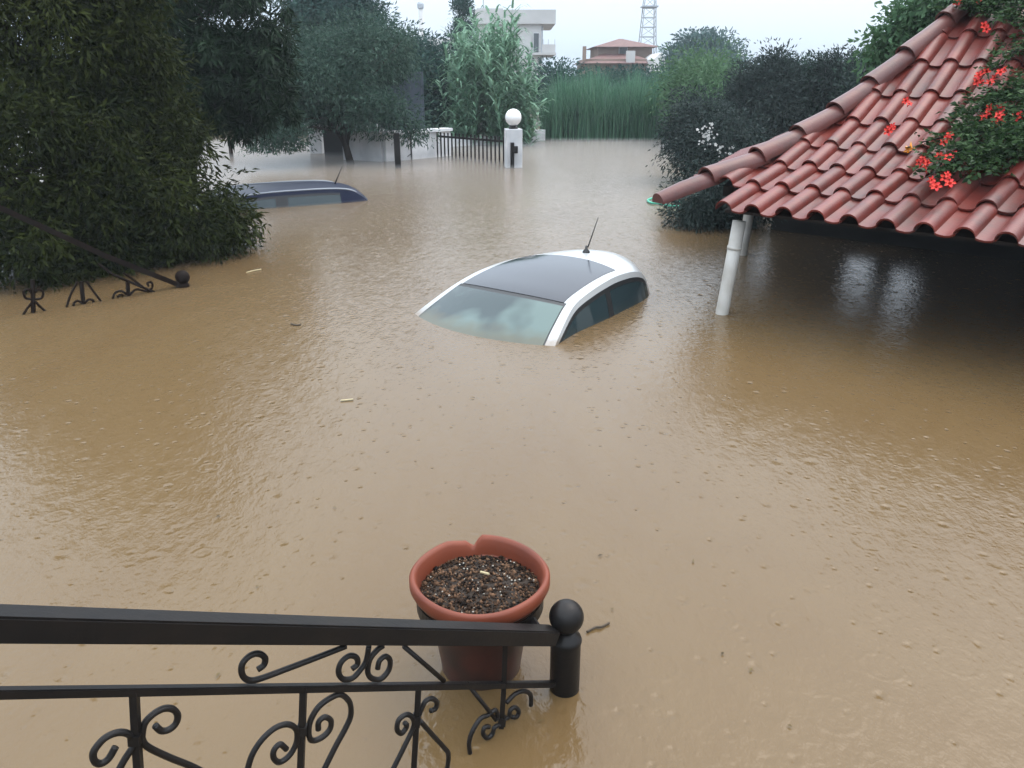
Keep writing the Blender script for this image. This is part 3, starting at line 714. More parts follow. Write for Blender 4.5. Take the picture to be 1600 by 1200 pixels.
rows_n = [(-.5, -.2, -.3, -.2, .74), (-.15, 0, .0, -.02, .66), (.2, .12, .28, .08, .6), (.45, .18, .5, .155, .57), (.9, .215, .9, .195, .565),
          (1.4, .228, 1.4, .205, .56), (1.9, .222, 1.85, .20, .55), (2.2, .2, 2.12, .175, .54), (2.36, .14, 2.28, .11, .53), (2.52, 0, 2.42, 0, .53), (2.68, -.18, 2.56, -.18, .54)]
car2, PN, SUBN = make_car('navy_car', 'dark navy car with silver roof strips, sunk to its windows behind the leafy tree', (-4.56, 11.60), R(27), rows_n, M_navy, M_fog, (0, 3), (3, 3), (.8, 6.35), (4.45,), None, strip=(2.9, 8.0), rail_w=.055, pil_w=.2)
a0 = PN(int(6.6*SUBN), .1)
bm = bmesh.new(); tube(bm, [a0, a0+np.array([.05, 0, .1]), a0+np.array([.13, 0, .26])], [.012, .007, .005], 6); obj('aerial', bm, M_seal, car2, True)

# ------------------------------------------------------------------ tiled canopy on the right
A = R(42.62); D1 = np.array([math.cos(A), -math.sin(A)]); N1 = np.array([math.sin(A), math.cos(A)])
E0 = np.array([1.5567, 5.9783]); W = .2308
K0 = E0 - D1*2.24*W
S_P = np.array([-1, 0, .427, .866, 1.257, 1.641, 2.024, 2.40, 2.77, 3.14, 3.51, 3.9, 4.4])
Z_P = np.array([.883-.27, .883, 1.0, 1.118, 1.265, 1.434, 1.647, 1.885, 2.125, 2.37, 2.61, 2.86, 3.18])
zp = lambda s: float(np.interp(s, S_P, Z_P))
TH = R(18.5); HD = N1*math.cos(TH) + D1*math.sin(TH)
E2 = np.array([math.cos(R(67.3)), math.sin(R(67.3))]); N2 = np.array([E2[1], -E2[0]])
k2 = (N2@HD)/(N1@HD); hip2 = (E2@HD)/(N2@HD)
zp2 = lambda s: zp(s/k2)
S_TOP = 4.0
can = empty('tiled_canopy', (*(E0+N1*.3+D1*.4), -1.1), 'open shelter with red clay tiled hip roof and pale posts standing in the flood', 'shelter')

def clay(name, col, col2):
    m = bpy.data.materials.new(name); m.use_nodes = True; nt = m.node_tree; b = nt.nodes['Principled BSDF']
    tc = nt.nodes.new('ShaderNodeTexCoord'); oi = nt.nodes.new('ShaderNodeObjectInfo')
    add = nt.nodes.new('ShaderNodeVectorMath'); add.operation = 'ADD'
    mul = nt.nodes.new('ShaderNodeMath'); mul.operation = 'MULTIPLY'; mul.inputs[1].default_value = 37; nt.links.new(oi.outputs['Random'], mul.inputs[0])
    nt.links.new(tc.outputs['Object'], add.inputs[0]); nt.links.new(mul.outputs[0], add.inputs[1])
    nz = nt.nodes.new('ShaderNodeTexNoise'); nz.inputs['Scale'].default_value = 7; nz.inputs['Detail'].default_value = 7; nt.links.new(add.outputs[0], nz.inputs[0])
    sm = nt.nodes.new('ShaderNodeMath'); sm.operation = 'MULTIPLY_ADD'; sm.inputs[1].default_value = .35; nt.links.new(oi.outputs['Random'], sm.inputs[0]); nt.links.new(nz.outputs['Fac'], sm.inputs[2])
    rp = nt.nodes.new('ShaderNodeValToRGB'); rp.color_ramp.elements[0].position = .38; rp.color_ramp.elements[1].position = .9
    rp.color_ramp.elements[0].color = (*col2, 1); rp.color_ramp.elements[1].color = (*col, 1)
    nt.links.new(sm.outputs[0], rp.inputs[0]); ge = nt.nodes.new('ShaderNodeNewGeometry'); n5 = nt.nodes.new('ShaderNodeTexNoise'); n5.inputs['Scale'].default_value = 3.2; n5.inputs['Detail'].default_value = 9; n5.inputs['Roughness'].default_value = .7
    nt.links.new(ge.outputs['Position'], n5.inputs[0]); r5 = nt.nodes.new('ShaderNodeValToRGB'); nt.links.new(n5.outputs['Fac'], r5.inputs[0])
    r5.color_ramp.elements[0].position = .50; r5.color_ramp.elements[1].position = .68; r5.color_ramp.elements[0].color = (0, 0, 0, 1); r5.color_ramp.elements[1].color = (.75, .75, .75, 1)
    mx = nt.nodes.new('ShaderNodeMix'); mx.data_type = 'RGBA'; nt.links.new(r5.outputs[0], mx.inputs[0]); nt.links.new(rp.outputs[0], mx.inputs[6]); mx.inputs[7].default_value = (.040, .026, .022, 1)
    nt.links.new(mx.outputs[2], b.inputs['Base Color'])
    b.inputs['Roughness'].default_value = .36; b.inputs['Specular IOR Level'].default_value = .32
    nb = nt.nodes.new('ShaderNodeTexNoise'); nb.inputs['Scale'].default_value = 60; nb.inputs['Detail'].default_value = 4; nt.links.new(add.outputs[0], nb.inputs[0])
    bp = nt.nodes.new('ShaderNodeBump'); bp.inputs['Strength'].default_value = .25; bp.inputs['Distance'].default_value = .004
    nt.links.new(nb.outputs['Fac'], bp.inputs['Height']); nt.links.new(bp.outputs[0], b.inputs['Normal'])
    return m
M_clay = clay('wet_clay_tile', (.138, .022, .015), (.068, .013, .010))
M_hipclay = clay('wet_hip_tile', (.105, .033, .027), (.058, .022, .021))

def tile_profile():
    r = .064; pts = []
    for k in range(10):
        a = math.pi*(1 - k/9); pts.append((r*math.cos(a), r*1.0*math.sin(a)+.004))
    for x, z in ((.085, -.004), (.12, -.008), (.150, -.004), (W-.064+.012, .012)): pts.append((x, z))
    return pts
def tile_mesh(L):
    pr = tile_profile(); n = len(pr); th = .013
    V = []; F = []
    for y, lift in ((0, .026), (L+.06, .0)):
        for x, z in pr: V.append((x, y, z+lift))
        for x, z in pr: V.append((x, y, z+lift-th))
    o = 2*n
    for k in range(n-1):
        F += [(k, k+1, o+k+1, o+k), (n+k+1, n+k, o+n+k, o+n+k+1), (k+1, k, n+k, n+k+1), (o+k, o+k+1, o+n+k+1, o+n+k)]
    F += [(0, o, o+n, n), (n-1, 2*n-1, o+2*n-1, o+n-1)]
    me = bpy.data.meshes.new('tile'); me.from_pydata(V, [], F); me.materials.append(M_clay)
    for p in me.polygons: p.use_smooth = True
    try: me.set_sharp_from_angle(angle=R(50))
    except Exception: pass
    return me
roof = empty('roof', (0, 0, 0), None, None); roof.parent = can; roof.matrix_parent_inverse = can.matrix_basis.inverted()
BASE = .085
def place_tiles(org, dv, nv, zf, courses, a0, cols, limit, min_a=-1):
    for j in range(len(courses)-1):
        s0, s1 = courses[j], courses[j+1]; z0, z1 = zf(s0)-BASE, zf(s1)-BASE
        L = math.hypot(s1-s0, z1-z0); me = tile_mesh(L)
        sl = math.atan2(z1-z0, s1-s0)
        for i in range(cols):
            a = a0 + i*W
            lo, hi = limit*s0, limit*s1
            if a + W*.75 < lo or a < min_a: continue
            xy = org + dv*a + nv*s0
            X = Vector((*dv, 0)); Y = Vector((nv[0]*math.cos(sl), nv[1]*math.cos(sl), math.sin(sl))); Zv = X.cross(Y)
            mesh = me
            Mt = Matrix(((X.x, Y.x, Zv.x, xy[0]), (X.y, Y.y, Zv.y, xy[1]), (X.z, Y.z, Zv.z, z0), (0, 0, 0, 1)))
            jit = Matrix.Translation((rng.normal()*.003, rng.normal()*.006, rng.normal()*.0015)) @ Matrix.Rotation(rng.normal()*.008, 4, 'Z')
            if a - .08 < hi:                             # cut to the hip line
                bm = bmesh.new(); bm.from_mesh(me)
                f = lambda s: limit*s - a - .0
                p0 = Vector((limit*s0 - a, 0, 0)); p1 = Vector((limit*s1 - a, L, 0)); dd = (p1-p0).normalized()
                nn = Vector((-dd.y, dd.x, 0))
                bmesh.ops.bisect_plane(bm, geom=bm.verts[:]+bm.edges[:]+bm.faces[:], plane_co=p0, plane_no=nn, clear_outer=True)
                if len(bm.faces) < 4: bm.free(); continue
                mesh = bpy.data.meshes.new('tile'); bm.to_mesh(mesh); bm.free()
                if not mesh.materials: mesh.materials.append(M_clay)
            o = bpy.data.objects.new('tile', mesh); COL.objects.link(o); o.parent = roof
            o.matrix_basis = Mt @ jit
courses1 = list(S_P[1:12])
place_tiles(K0, D1, N1, zp, courses1, 2.24*W, 13, math.tan(TH), 1.6*W)
place_tiles(K0, D1, N1, zp, courses1[2:], 1.24*W, 1, math.tan(TH), .0)
place_tiles(K0, D1, N1, zp, courses1[1:3], 1.24*W, 1, math.tan(TH), .0)
# far face: courses by slope length
c2 = [0.]
while c2[-1] < S_TOP*k2-.1:
    s = c2[-1]; sl = (zp2(s+.2)-zp2(s))/.2; c2.append(s + .43/math.sqrt(1+sl*sl))
place_tiles(K0 , -E2*-1, N2, zp2, c2, .35, 0, hip2)        # (left-handed run is laid below)
def place_far():
    # columns run from the far eave up to the hip; mirrored handedness, so lay them from the far end
    Lr = 4.4; org = K0 + E2*Lr; dv = -E2
    for j in range(len(c2)-1):
        s0, s1 = c2[j], c2[j+1]; z0, z1 = zp2(s0)-BASE, zp2(s1)-BASE
        L = math.hypot(s1-s0, z1-z0); me = tile_mesh(L); sl = math.atan2(z1-z0, s1-s0)
        for i in range(20):
            a = i*W; end = Lr - hip2*s1
            if a + .0 > Lr - hip2*s0 - .05 or (j == 0 and a > Lr-.9): continue
            xy = org + dv*a + N2*s0
            X = Vector((*dv, 0)); Y = Vector((N2[0]*math.cos(sl), N2[1]*math.cos(sl), math.sin(sl))); Zv = X.cross(Y)
            Mt = Matrix(((X.x, Y.x, Zv.x, xy[0]), (X.y, Y.y, Zv.y, xy[1]), (X.z, Y.z, Zv.z, z0), (0, 0, 0, 1)))
            mesh = me
            if a + W > end:
                bm = bmesh.new(); bm.from_mesh(me)
                p0 = Vector((Lr - hip2*s0 - a, 0, 0)); p1 = Vector((end - a, L, 0)); dd = (p1-p0).normalized(); nn = Vector((dd.y, -dd.x, 0))
                bmesh.ops.bisect_plane(bm, geom=bm.verts[:]+bm.edges[:]+bm.faces[:], plane_co=p0, plane_no=nn, clear_outer=True)
                if len(bm.faces) < 4: bm.free(); continue
                mesh = bpy.data.meshes.new('tile'); bm.to_mesh(mesh); bm.free()
                if not mesh.materials: mesh.materials.append(M_clay)
            o = bpy.data.objects.new('tile', mesh); COL.objects.link(o); o.parent = roof; o.matrix_basis = Mt
place_far()
# hip tiles
def hip_pt(s, dz=0.):
    xy = K0 + HD*(s/math.cos(TH)); return Vector((xy[0], xy[1], zp(s)+dz))
def hip_cap(s0, s1, first):
    p0, p1 = hip_pt(s0, -.055), hip_pt(s1, -.055); d = (p1-p0); L = d.length; d.normalize()
    sd = Vector((d.y, -d.x, 0)).normalized(); up = sd.cross(d).normalized()
    bm = bmesh.new(); rings = []
    for y, rr, lift in (((0, .070, .012), (L*.5, .082, .012), (L+.06, .084, .002)) if first else ((0, .100, .034), (L*.5, .093, .018), (L+.06, .086, .002))):
        for th in (0, .015):
            ring = []
            for k in range(11):
                a = math.pi*(k/10)*1.08 - .04*math.pi
                q = p0 + d*y + up*lift + sd*math.cos(a)*(rr-th) + up*math.sin(a)*(rr-th)*1.02
                ring.append(bm.verts.new(q))
            rings.append(ring)
    def strip(a, b):
        for k in range(10): bm.faces.new((a[k], a[k+1], b[k+1], b[k]))
    strip(rings[0], rings[2]); strip(rings[2], rings[4]); strip(rings[1], rings[3]); strip(rings[3], rings[5]); strip(rings[0], rings[1]); strip(rings[4], rings[5])
    for a, b in ((0, 2), (2, 4)):
        for k in (0, 10): bm.faces.new((rings[a][k], rings[b][k], rings[b+1][k], rings[a+1][k]))
    if first: bm.faces.new(rings[1])
    me = bpy.data.meshes.new('hip_tile'); bmesh.ops.recalc_face_normals(bm, faces=bm.faces); bm.to_mesh(me); bm.free(); me.materials.append(M_hipclay)
    for p in me.polygons: p.use_smooth = True
    me.set_sharp_from_angle(angle=R(45))
    o = bpy.data.objects.new('hip_tile', me); COL.objects.link(o); o.parent = roof
hs = [-.05, .40, .90, 1.32, 1.71, 2.08, 2.46, 2.9, 3.3, 3.7, 4.1]
for k in range(len(hs)-1): hip_cap(hs[k], hs[k+1], k == 0)
# timber under the tiles
def deck(bm, org, dv, nv, zf, smax, lim, a_max, a_min, s_list, th=.02, dz=-.115):
    rows_ = []
    for s in s_list:
        lo = max(lim*s, a_min) if a_max > 0 else lim*s
        rows_.append([org + dv*lo + nv*s, org + dv*a_max + nv*s, zf(s)+dz])
    top = [[bm.verts.new((*r_[0], r_[2])), bm.verts.new((*r_[1], r_[2]))] for r_ in rows_]
    bot = [[bm.verts.new((*r_[0], r_[2]-th)), bm.verts.new((*r_[1], r_[2]-th))] for r_ in rows_]
    for a, b in zip(top, top[1:]): bm.faces.new((a[0], a[1], b[1], b[0]))
    for a, b in zip(bot, bot[1:]): bm.faces.new((a[0], b[0], b[1], a[1]))
    for t, q in ((top, bot),):
        for k in range(len(t)-1):
            bm.faces.new((t[k][0], t[k+1][0], q[k+1][0], q[k][0])); bm.faces.new((t[k][1], q[k][1], q[k+1][1], t[k+1][1]))
        bm.faces.new((t[0][0], q[0][0], q[0][1], t[0][1])); bm.faces.new((t[-1][0], t[-1][1], q[-1][1], q[-1][0]))
bm = bmesh.new(); sl_ = [.06, .43, .86, 1.25, 1.64, 2.02, 2.4, 2.77, 3.14, 3.5, 3.98]
deck(bm, K0, D1, N1, zp, 4, math.tan(TH), 2.24*W + 13*W, 2.0*W, [.12]+sl_[1:])
o = obj('roof_boards', bm, M_wood, None); o.parent = roof
bm = bmesh.new(); deck(bm, K0, E2, N2, zp2, 4, hip2, 4.4, 1.3, [.05] + [s*k2 for s in sl_[1:]])
o = obj('roof_boards', bm, M_wood, None); o.parent = roof
bm = bmesh.new(); tube(bm, [hip_pt(s, -.17) for s in np.linspace(1.0, 3.95, 12)], .045, 4, square=True); o = obj('hip_rafter', bm, M_wood, None); o.parent = roof
bm = bmesh.new()
def pt1(a, s, dz): q = K0 + D1*a + N1*s; return Vector((q[0], q[1], zp(s)+dz))
for k in range(7):
    a = 2.6*W + k*.55
    ss_ = [s for s in np.linspace(.55, 3.95, 9) if s*math.tan(TH) < a]
    if len(ss_) > 1: tube(bm, [pt1(a, s, -.175) for s in ss_], .03, 4, square=True)
o = obj('rafters', bm, M_wood, None); o.parent = roof
bm = bmesh.new(); tube(bm, [pt1(2.2*W, .4, -.2), pt1(15*W, .4, -.2)], .045, 4, square=True)
q1_, q2_ = K0 + E2*1.3 + N2*.3, K0 + E2*4.2 + N2*.2
tube(bm, [(q1_[0], q1_[1], zp2(.2)-.2), (q2_[0], q2_[1], zp2(.2)-.2)], .045, 4, square=True)
obj('eaves_beam', bm, M_wood, can)
# posts
def post(px, py, topx, rad, zt):
    p = on_water(px, py); t = np.array([p[0]+topx, p[1], zt]); d = (t-p)/zt
    bm = bmesh.new(); tube(bm, [p - d*1.1, p, p + d*(zt*.5), t], rad, 16); o = obj('post', bm, M_pipe, can, True)
    bm = bmesh.new(); c = p + d*(zt*.72); tube(bm, [c-d*.012, c+d*.012], rad*1.09, 16); o2 = obj('joint', bm, M_pipe, None, True); o2.parent = o; o2.matrix_parent_inverse = (can.matrix_basis).inverted() if False else Matrix.Identity(4)
    o2.matrix_parent_inverse = (o.matrix_parent_inverse).inverted() if False else Matrix.Identity(4)
    o2.matrix_basis = Matrix.Identity(4)
    o2.parent = o; o2.matrix_parent_inverse = (can.matrix_basis @ o.matrix_parent_inverse).inverted()
    return o
post(1128, 490, .065, .05, .72); post(1160, 398, .04, .05, .78)
for s, a in ((.28, 13.5*W),):
    q = K0 + D1*a + N1*s; bm = bmesh.new(); tube(bm, [(q[0], q[1], -1.1), (q[0], q[1], .7)], .05, 16); obj('post', bm, M_pipe, can, True)
# back wall with two openings
def wall_piece(a0, a1, z0, z1, s=3.95, th=.14):
    p = K0 + D1*a0 + N1*s; q = K0 + D1*a1 + N1*s; c = (p+q)/2
    box(bmw, (c[0], c[1], (z0+z1)/2), (a1-a0, th, z1-z0), -A)
bmw = bmesh.new()
def a_of(px, py):      # along-wall coordinate of what the mirrored ray reaches
    p = on_water(px, py); d = p[:2]/np.linalg.norm(p[:2]); s = (p[:2]-K0)@N1; t = (3.95-s)/(d@N1); q = p[:2]+d*t; return (q-K0)@D1, t*EYE/np.linalg.norm(p[:2])
o1a, o1z = a_of(1338, 440); o2a, o2z = a_of(1408, 465)
x1, x2, x3, x4 = o1a-.17, o1a+.17, o2a-.16, o2a+.16
def wall_top(a):
    q = D1*a + N1*3.95; return min(zp(3.95), zp2(q@N2)) - .19
ed = sorted([-.9, -.5, -.05, x1, x2, x3, x4, .6, 1.0, 1.3, 2.0, 15*W])
for a_, b_ in zip(ed, ed[1:]):
    m_ = (a_+b_)/2; zt_ = min(wall_top(a_), wall_top(b_))
    if x1 < m_ < x2: lo_, hi_ = .30, .78
    elif x3 < m_ < x4: lo_, hi_ = .36, .82
    else: lo_ = hi_ = None
    if lo_ is None: wall_piece(a_, b_, -1.1, zt_)
    else: wall_piece(a_, b_, -1.1, lo_); wall_piece(a_, b_, hi_, zt_)
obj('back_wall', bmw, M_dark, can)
# right end wall out of view, added to keep sky light from under the roof
bm = bmesh.new()
es = np.linspace(.7, 3.85, 11)
for e0, e1 in zip(es, es[1:]):
    c = K0 + D1*15.05*W + N1*(e0+e1)/2; zt_ = zp(e0)-.19
    box(bm, (c[0], c[1], (zt_-1.1)/2), (.14, e1-e0-.002, zt_+1.1), -A)
obj('unseen_end_wall', bm, M_dark, can)

# trumpet vine on the tiles
def roof_hit(px, py, off=.03):
    r = ray(px, py)
    for t in np.arange(3.5, 9, .004):
        P = np.array([0, 0, EYE]) + r*t; s = (P[:2]-K0)@N1
        if P[2] < zp(s)+off: return P
    return np.array([0, 0, EYE]) + r*6.5
vb = roof_hit(1600, 190)
vine = empty('trumpet_vine', (vb[0], vb[1], vb[2]), 'trumpet vine with orange-red flowers sprawling over the red tiles', 'vine')
vp = []; vd = []
stems = [[(1640, 150), (1590, 175), (1540, 200), (1490, 235), (1455, 275)], [(1640, 200), (1590, 225), (1530, 240), (1480, 255)], [(1640, 120), (1590, 140), (1545, 160), (1500, 180)], [(1640, 165), (1580, 200), (1520, 205), (1440, 222)],
         [(1640, 40), (1590, 30), (1540, 10), (1490, -15)], [(1640, 60), (1600, 70), (1550, 110)], [(1640, 10), (1580, 0), (1530, 5), (1500, 10)], [(1620, 215), (1575, 235), (1540, 255), (1500, 262)]]
for st in stems:
    P3 = crom([roof_hit(x, y, .06 + .03*rng.uniform()) for x, y in st], 8)
    bms = bmesh.new(); tube(bms, P3, .006, 5); obj('stem', bms, M_bark, vine, True)
    for k, p in enumerate(P3):
        for _ in range(5 if k < len(P3)*.7 else 2):
            dirv = rng.normal(size=3)*np.array([1, 1, .5]); dirv[2] += .35; dirv /= np.linalg.norm(dirv)
            base_ = p + rng.normal(size=3)*np.array([.06, .06, .015])
            for q in range(5):            # pinnate leaflets
                c = base_ + dirv*.035*q
                for sg in (-1, 1):
                    sd = np.cross(dirv, [0, 0, 1])*sg + dirv*.5 + rng.normal(size=3)*.2 - [0, 0, .25]; sd /= np.linalg.norm(sd)
                    vp.append(c); vd.append(sd)
V, F = leaf_mesh(np.array(vp), np.array(vd), rng.uniform(.03, .065, len(vp)), .45)
arrays('foliage', V, F, L_vine, vine, tint=rng.uniform(0, 1, len(vp)))
M_flower = mat('orange_red_petal', (.50, .022, .026), .55, .2, col2=(.60, .055, .030), vscale=25)
M_flower_y = mat('amber_petal', (.75, .30, .03), .5, .3)
def flower_mesh(m):
    V = [(0, 0, -.05)]; F = []
    n = 5
    for k in range(n):
        a = 2*math.pi*k/n
        V.append((.008*math.cos(a), .008*math.sin(a), -.02))
    thr = len(V)
    for k in range(n*2):
        a = 2*math.pi*k/(n*2); V.append((.014*math.cos(a), .014*math.sin(a), .012))
    tip = len(V)
    for k in range(n):
        a = 2*math.pi*k/n
        for da, rr, z in ((-.42, .032, .020), (0, .043, .012), (.42, .032, .020)): V.append((rr*math.cos(a+da), rr*math.sin(a+da), z))
    for k in range(n):
        F.append((0, 1+k, 1+(k+1) % n)); 
        F.append((1+k, thr+2*k, thr+2*k+1)); F.append((1+k, thr+2*k+1, thr+(2*k+2) % 10, 1+(k+1) % n))
        t = tip+3*k
        F.append((thr+(2*k-1) % 10, t, t+1)); F.append((thr+(2*k-1) % 10, t+1, thr+2*k)); F.append((thr+2*k, t+1, thr+2*k+1)); F.append((thr+2*k+1, t+1, t+2))
    me = bpy.data.meshes.new('flower'); me.from_pydata(V, [], F); me.materials.append(m); return me
fm, fy = flower_mesh(M_flower), flower_mesh(M_flower_y)
fl = [(1541, 46), (1537, 40), (1530, 118), (1542, 112), (1552, 122), (1563, 114), (1534, 130), (1546, 130), (1570, 108), (1525, 128), (1420, 163), (1416, 158), (1391, 202), (1387, 206), (1396, 198),
      (1480, 217), (1474, 222), (1484, 212), (1436, 254), (1445, 262), (1450, 254), (1442, 250), (1468, 245), (1490, 242), (1482, 247), (1457, 288), (1463, 293), (1454, 282), (1479, 274), (1484, 288), (1476, 279),
      (1535, 185), (1545, 178), (1555, 170), (1565, 178), (1553, 188), (1562, 192), (1552, 200), (1587, 183), (1568, 166), (1546, 168), (1500, 3), (1507, -2), (1492, 5), (1530, 2), (1560, 182), (1592, 181)]
for k, (x, y) in enumerate(fl):
    p = roof_hit(x, y, .09 + .05*rng.uniform()); o = bpy.data.objects.new('flower', fm); COL.objects.link(o); o.parent = vine; o.matrix_parent_inverse = vine.matrix_basis.inverted()
    dv_ = Vector((-p[0]+rng.normal()*3.0, -p[1]+rng.normal()*3.0, 2.0-p[2]+rng.uniform(.5, 6))).normalized()
    o.matrix_basis = Matrix.Translation(p) @ dv_.to_track_quat('Z', 'Y').to_matrix().to_4x4() @ Matrix.Scale(rng.uniform(.65, .95), 4)
for x, y in ((1423, 229), (1582, 230), (1587, 234), (1418, 232)):
    p = roof_hit(x, y, .05); o = bpy.data.objects.new('flower', fy); COL.objects.link(o); o.parent = vine; o.matrix_parent_inverse = vine.matrix_basis.inverted()
    o['label'] = 'wilted amber flower'
    o.matrix_basis = Matrix.Translation(p) @ Matrix.Rotation(rng.uniform(0, 3), 4, 'X') @ Matrix.Scale(.8, 4)

# white blossoms on the plum shrub
shrub = bpy.data.objects['plum_shrub']
M_blossom = mat('white_petal', (.5, .5, .48), .6)
fw = flower_mesh(M_blossom)
for k in range(60):
    x, y = (1103+rng.normal()*9, 212+rng.normal()*9) if k < 38 else (1125+rng.normal()*9, 236+rng.normal()*5)
    p = at(x, y, 12.95+rng.uniform(-.1, .1)); o = bpy.data.objects.new('blossom', fw); COL.objects.link(o); o.parent = shrub; o.matrix_parent_inverse = shrub.matrix_basis.inverted()
    o.matrix_basis = Matrix.Translation(p) @ Vector((rng.normal()*.4, -1, .5+rng.normal()*.4)).to_track_quat('Z', 'Y').to_matrix().to_4x4() @ Matrix.Scale(rng.uniform(.35, .75), 4)

# green hose at the canopy corner
hp = [on_water(x, y, .03) for x, y in ((1012, 313), (1020, 310), (1035, 311), (1060, 315), (1085, 317))]
hq = [on_water(x, y, .02) for x, y in ((1012, 313), (1018, 317), (1032, 318), (1050, 322), (1085, 323))]
bm = bmesh.new(); tube(bm, crom(hq[::-1] + hp[1:], 5), .017, 8); o = obj('garden_hose', bm, M_green, None, True); tag(o, 'loop of green garden hose floating by the dark flooded shrub', 'hose')

# ------------------------------------------------------------------ sunken stair railing at left
def planar(P0, dirxy):
    n = np.array([-dirxy[1], dirxy[0], 0.]); return lambda x, y: on_plane(x, y, P0, n)
ra, rb = on_water(290, 447), on_water(45, 490); dr = (rb-ra)[:2]; dr /= np.linalg.norm(dr)
pl = planar(ra, dr)
rail2 = empty('sunken_railing', (ra[0], ra[1], -1.1), 'rusty scrolled stair railing with ball finial, half sunk below the leafy tree', 'railing')
c7 = lambda L: [(x*.275, 250+y*.275) for x, y in L]
def sweep(name, L, rad, parent, P, m, smooth_sub=5, n=8, square=False, zmin=None):
    pts = np.array([P(x, y) for x, y in L])
    if smooth_sub > 1 and len(pts) > 2: pts = crom(pts, smooth_sub)
    bm = bmesh.new(); tube(bm, pts, rad, n, square=square); return obj(name, bm, m, parent, not square)
sweep('handrail', c7([(-90, 232), (200, 362), (600, 545), (1030, 715)]), .021, rail2, pl, M_rust, 1, 4, True)
bmx = bmesh.new(); c = pl(285, 433); bmesh.ops.create_uvsphere(bmx, u_segments=20, v_segments=12, radius=.062, matrix=Matrix.Translation(c)); obj('ball_finial', bmx, M_rust, rail2, True)
bmx = bmesh.new(); c2_ = pl(285, 443); lathe(bmx, [(.055, -1.1), (.055, -.03), (.06, -.02), (.05, 0), (.03, .01)], (c2_[0], c2_[1], c2_[2]), 16, True, True); obj('newel_post', bmx, M_rust, rail2, True)
sweep('lower_bar', c7([(560, 590), (640, 650), (860, 745), (900, 760)]), .011, rail2, pl, M_rust, 1, 6)
for L in ([(185, 680), (190, 880)], [(462, 690), (475, 830)], [(725, 690), (728, 770)]): sweep('baluster', c7(L), .012, rail2, pl, M_rust, 1, 4, True)
for L in ([(190, 800), (150, 850), (130, 885)], [(195, 800), (235, 840), (262, 862)], [(180, 790), (145, 785), (135, 750), (160, 735), (178, 755)], [(195, 790), (235, 785), (245, 750), (215, 735), (200, 755)],
          [(440, 690), (400, 770), (378, 838)], [(490, 690), (530, 745), (575, 805)], [(470, 815), (440, 800), (420, 815), (420, 835)], [(480, 815), (505, 792), (530, 800), (525, 815)],
          [(722, 768), (690, 745), (655, 755), (640, 790)], [(735, 768), (775, 735), (830, 745), (865, 725), (860, 695), (838, 700), (845, 718)], [(700, 640), (770, 690), (850, 750)], [(665, 778), (690, 765), (700, 775)]):
    sweep('scroll', c7(L), .0095, rail2, pl, M_rust, 5, 6)

# ------------------------------------------------------------------ near stair railing
P0 = np.array([.139, 1.93, 0]); DR = np.array([-.736, -.677])
pn = planar(P0, DR)
rail = empty('stair_railing', (P0[0], P0[1], -1.1), 'black wrought iron stair railing with scrolls and ball-topped post in the foreground', 'railing')
def rp_(t, z): return np.array([P0[0]+DR[0]*t, P0[1]+DR[1]*t, z])
SL = .552
bm = bmesh.new()
# handrail: flat-topped section swept down the slope
def bar(bm, t0, z0, t1, z1, w, h, bev=.004):
    p, q = rp_(t0, z0), rp_(t1, z1); d = Vector(q-p); L = d.length; d.normalize()
    s = Vector((-DR[1], DR[0], 0)); up = s.cross(d).normalized()
    if up.z < 0: up = -up
    c = (p+q)/2; r = bmesh.ops.create_cube(bm, size=1)
    M = Matrix(((d.x*L, s.x*w, up.x*h, c[0]), (d.y*L, s.y*w, up.y*h, c[1]), (d.z*L, s.z*w, up.z*h, c[2]), (0, 0, 0, 1)))
    bmesh.ops.transform(bm, matrix=M, verts=r['verts'])
    if bev: bmesh.ops.bevel(bm, geom=list({e for v in r['verts'] for e in v.link_edges}), offset=bev, segments=2, affect='EDGES')
bar(bm, .03, .207+SL*.03, 3.1, .207+SL*3.1, .051, .046); obj('handrail', bm, M_iron, rail)
bm = bmesh.new(); bar(bm, .02, .031+.582*.02, 3.1, .031+.582*3.1, .017, .017, .002); obj('lower_bar', bm, M_iron, rail)
bm = bmesh.new(); lathe(bm, [(.045, -1.1), (.045, .165), (.048, .178), (.044, .19), (.030, .2), (.024, .212)], (P0[0]+.02, P0[1]+.02, 0), 28, True, True); obj('newel_post', bm, M_iron, rail, True)
bm = bmesh.new(); bmesh.ops.create_uvsphere(bm, u_segments=32, v_segments=20, radius=.051, matrix=Matrix.Translation((P0[0]+.02, P0[1]+.02, .258))); obj('ball_finial', bm, M_iron, rail, True)
cA = lambda L: [(x*.25, 900+y*.25) for x, y in L]
cB = lambda L: [(350+x*.25, 900+y*.25) for x, y in L]
cC = lambda L: [(560+x*.2375, 980+y*.2375) for x, y in L]
for L in (cA([(838, 715), (852, 1000), (872, 1300)]), cB([(497, 690), (480, 1200), (474, 1400)]), cB([(1217, 680), (1187, 1200), (1178, 1400)]), cC([(968, 60), (955, 420), (940, 660)])):
    sweep('baluster', L, .0070, rail, pn, M_iron, 1, 4, True)
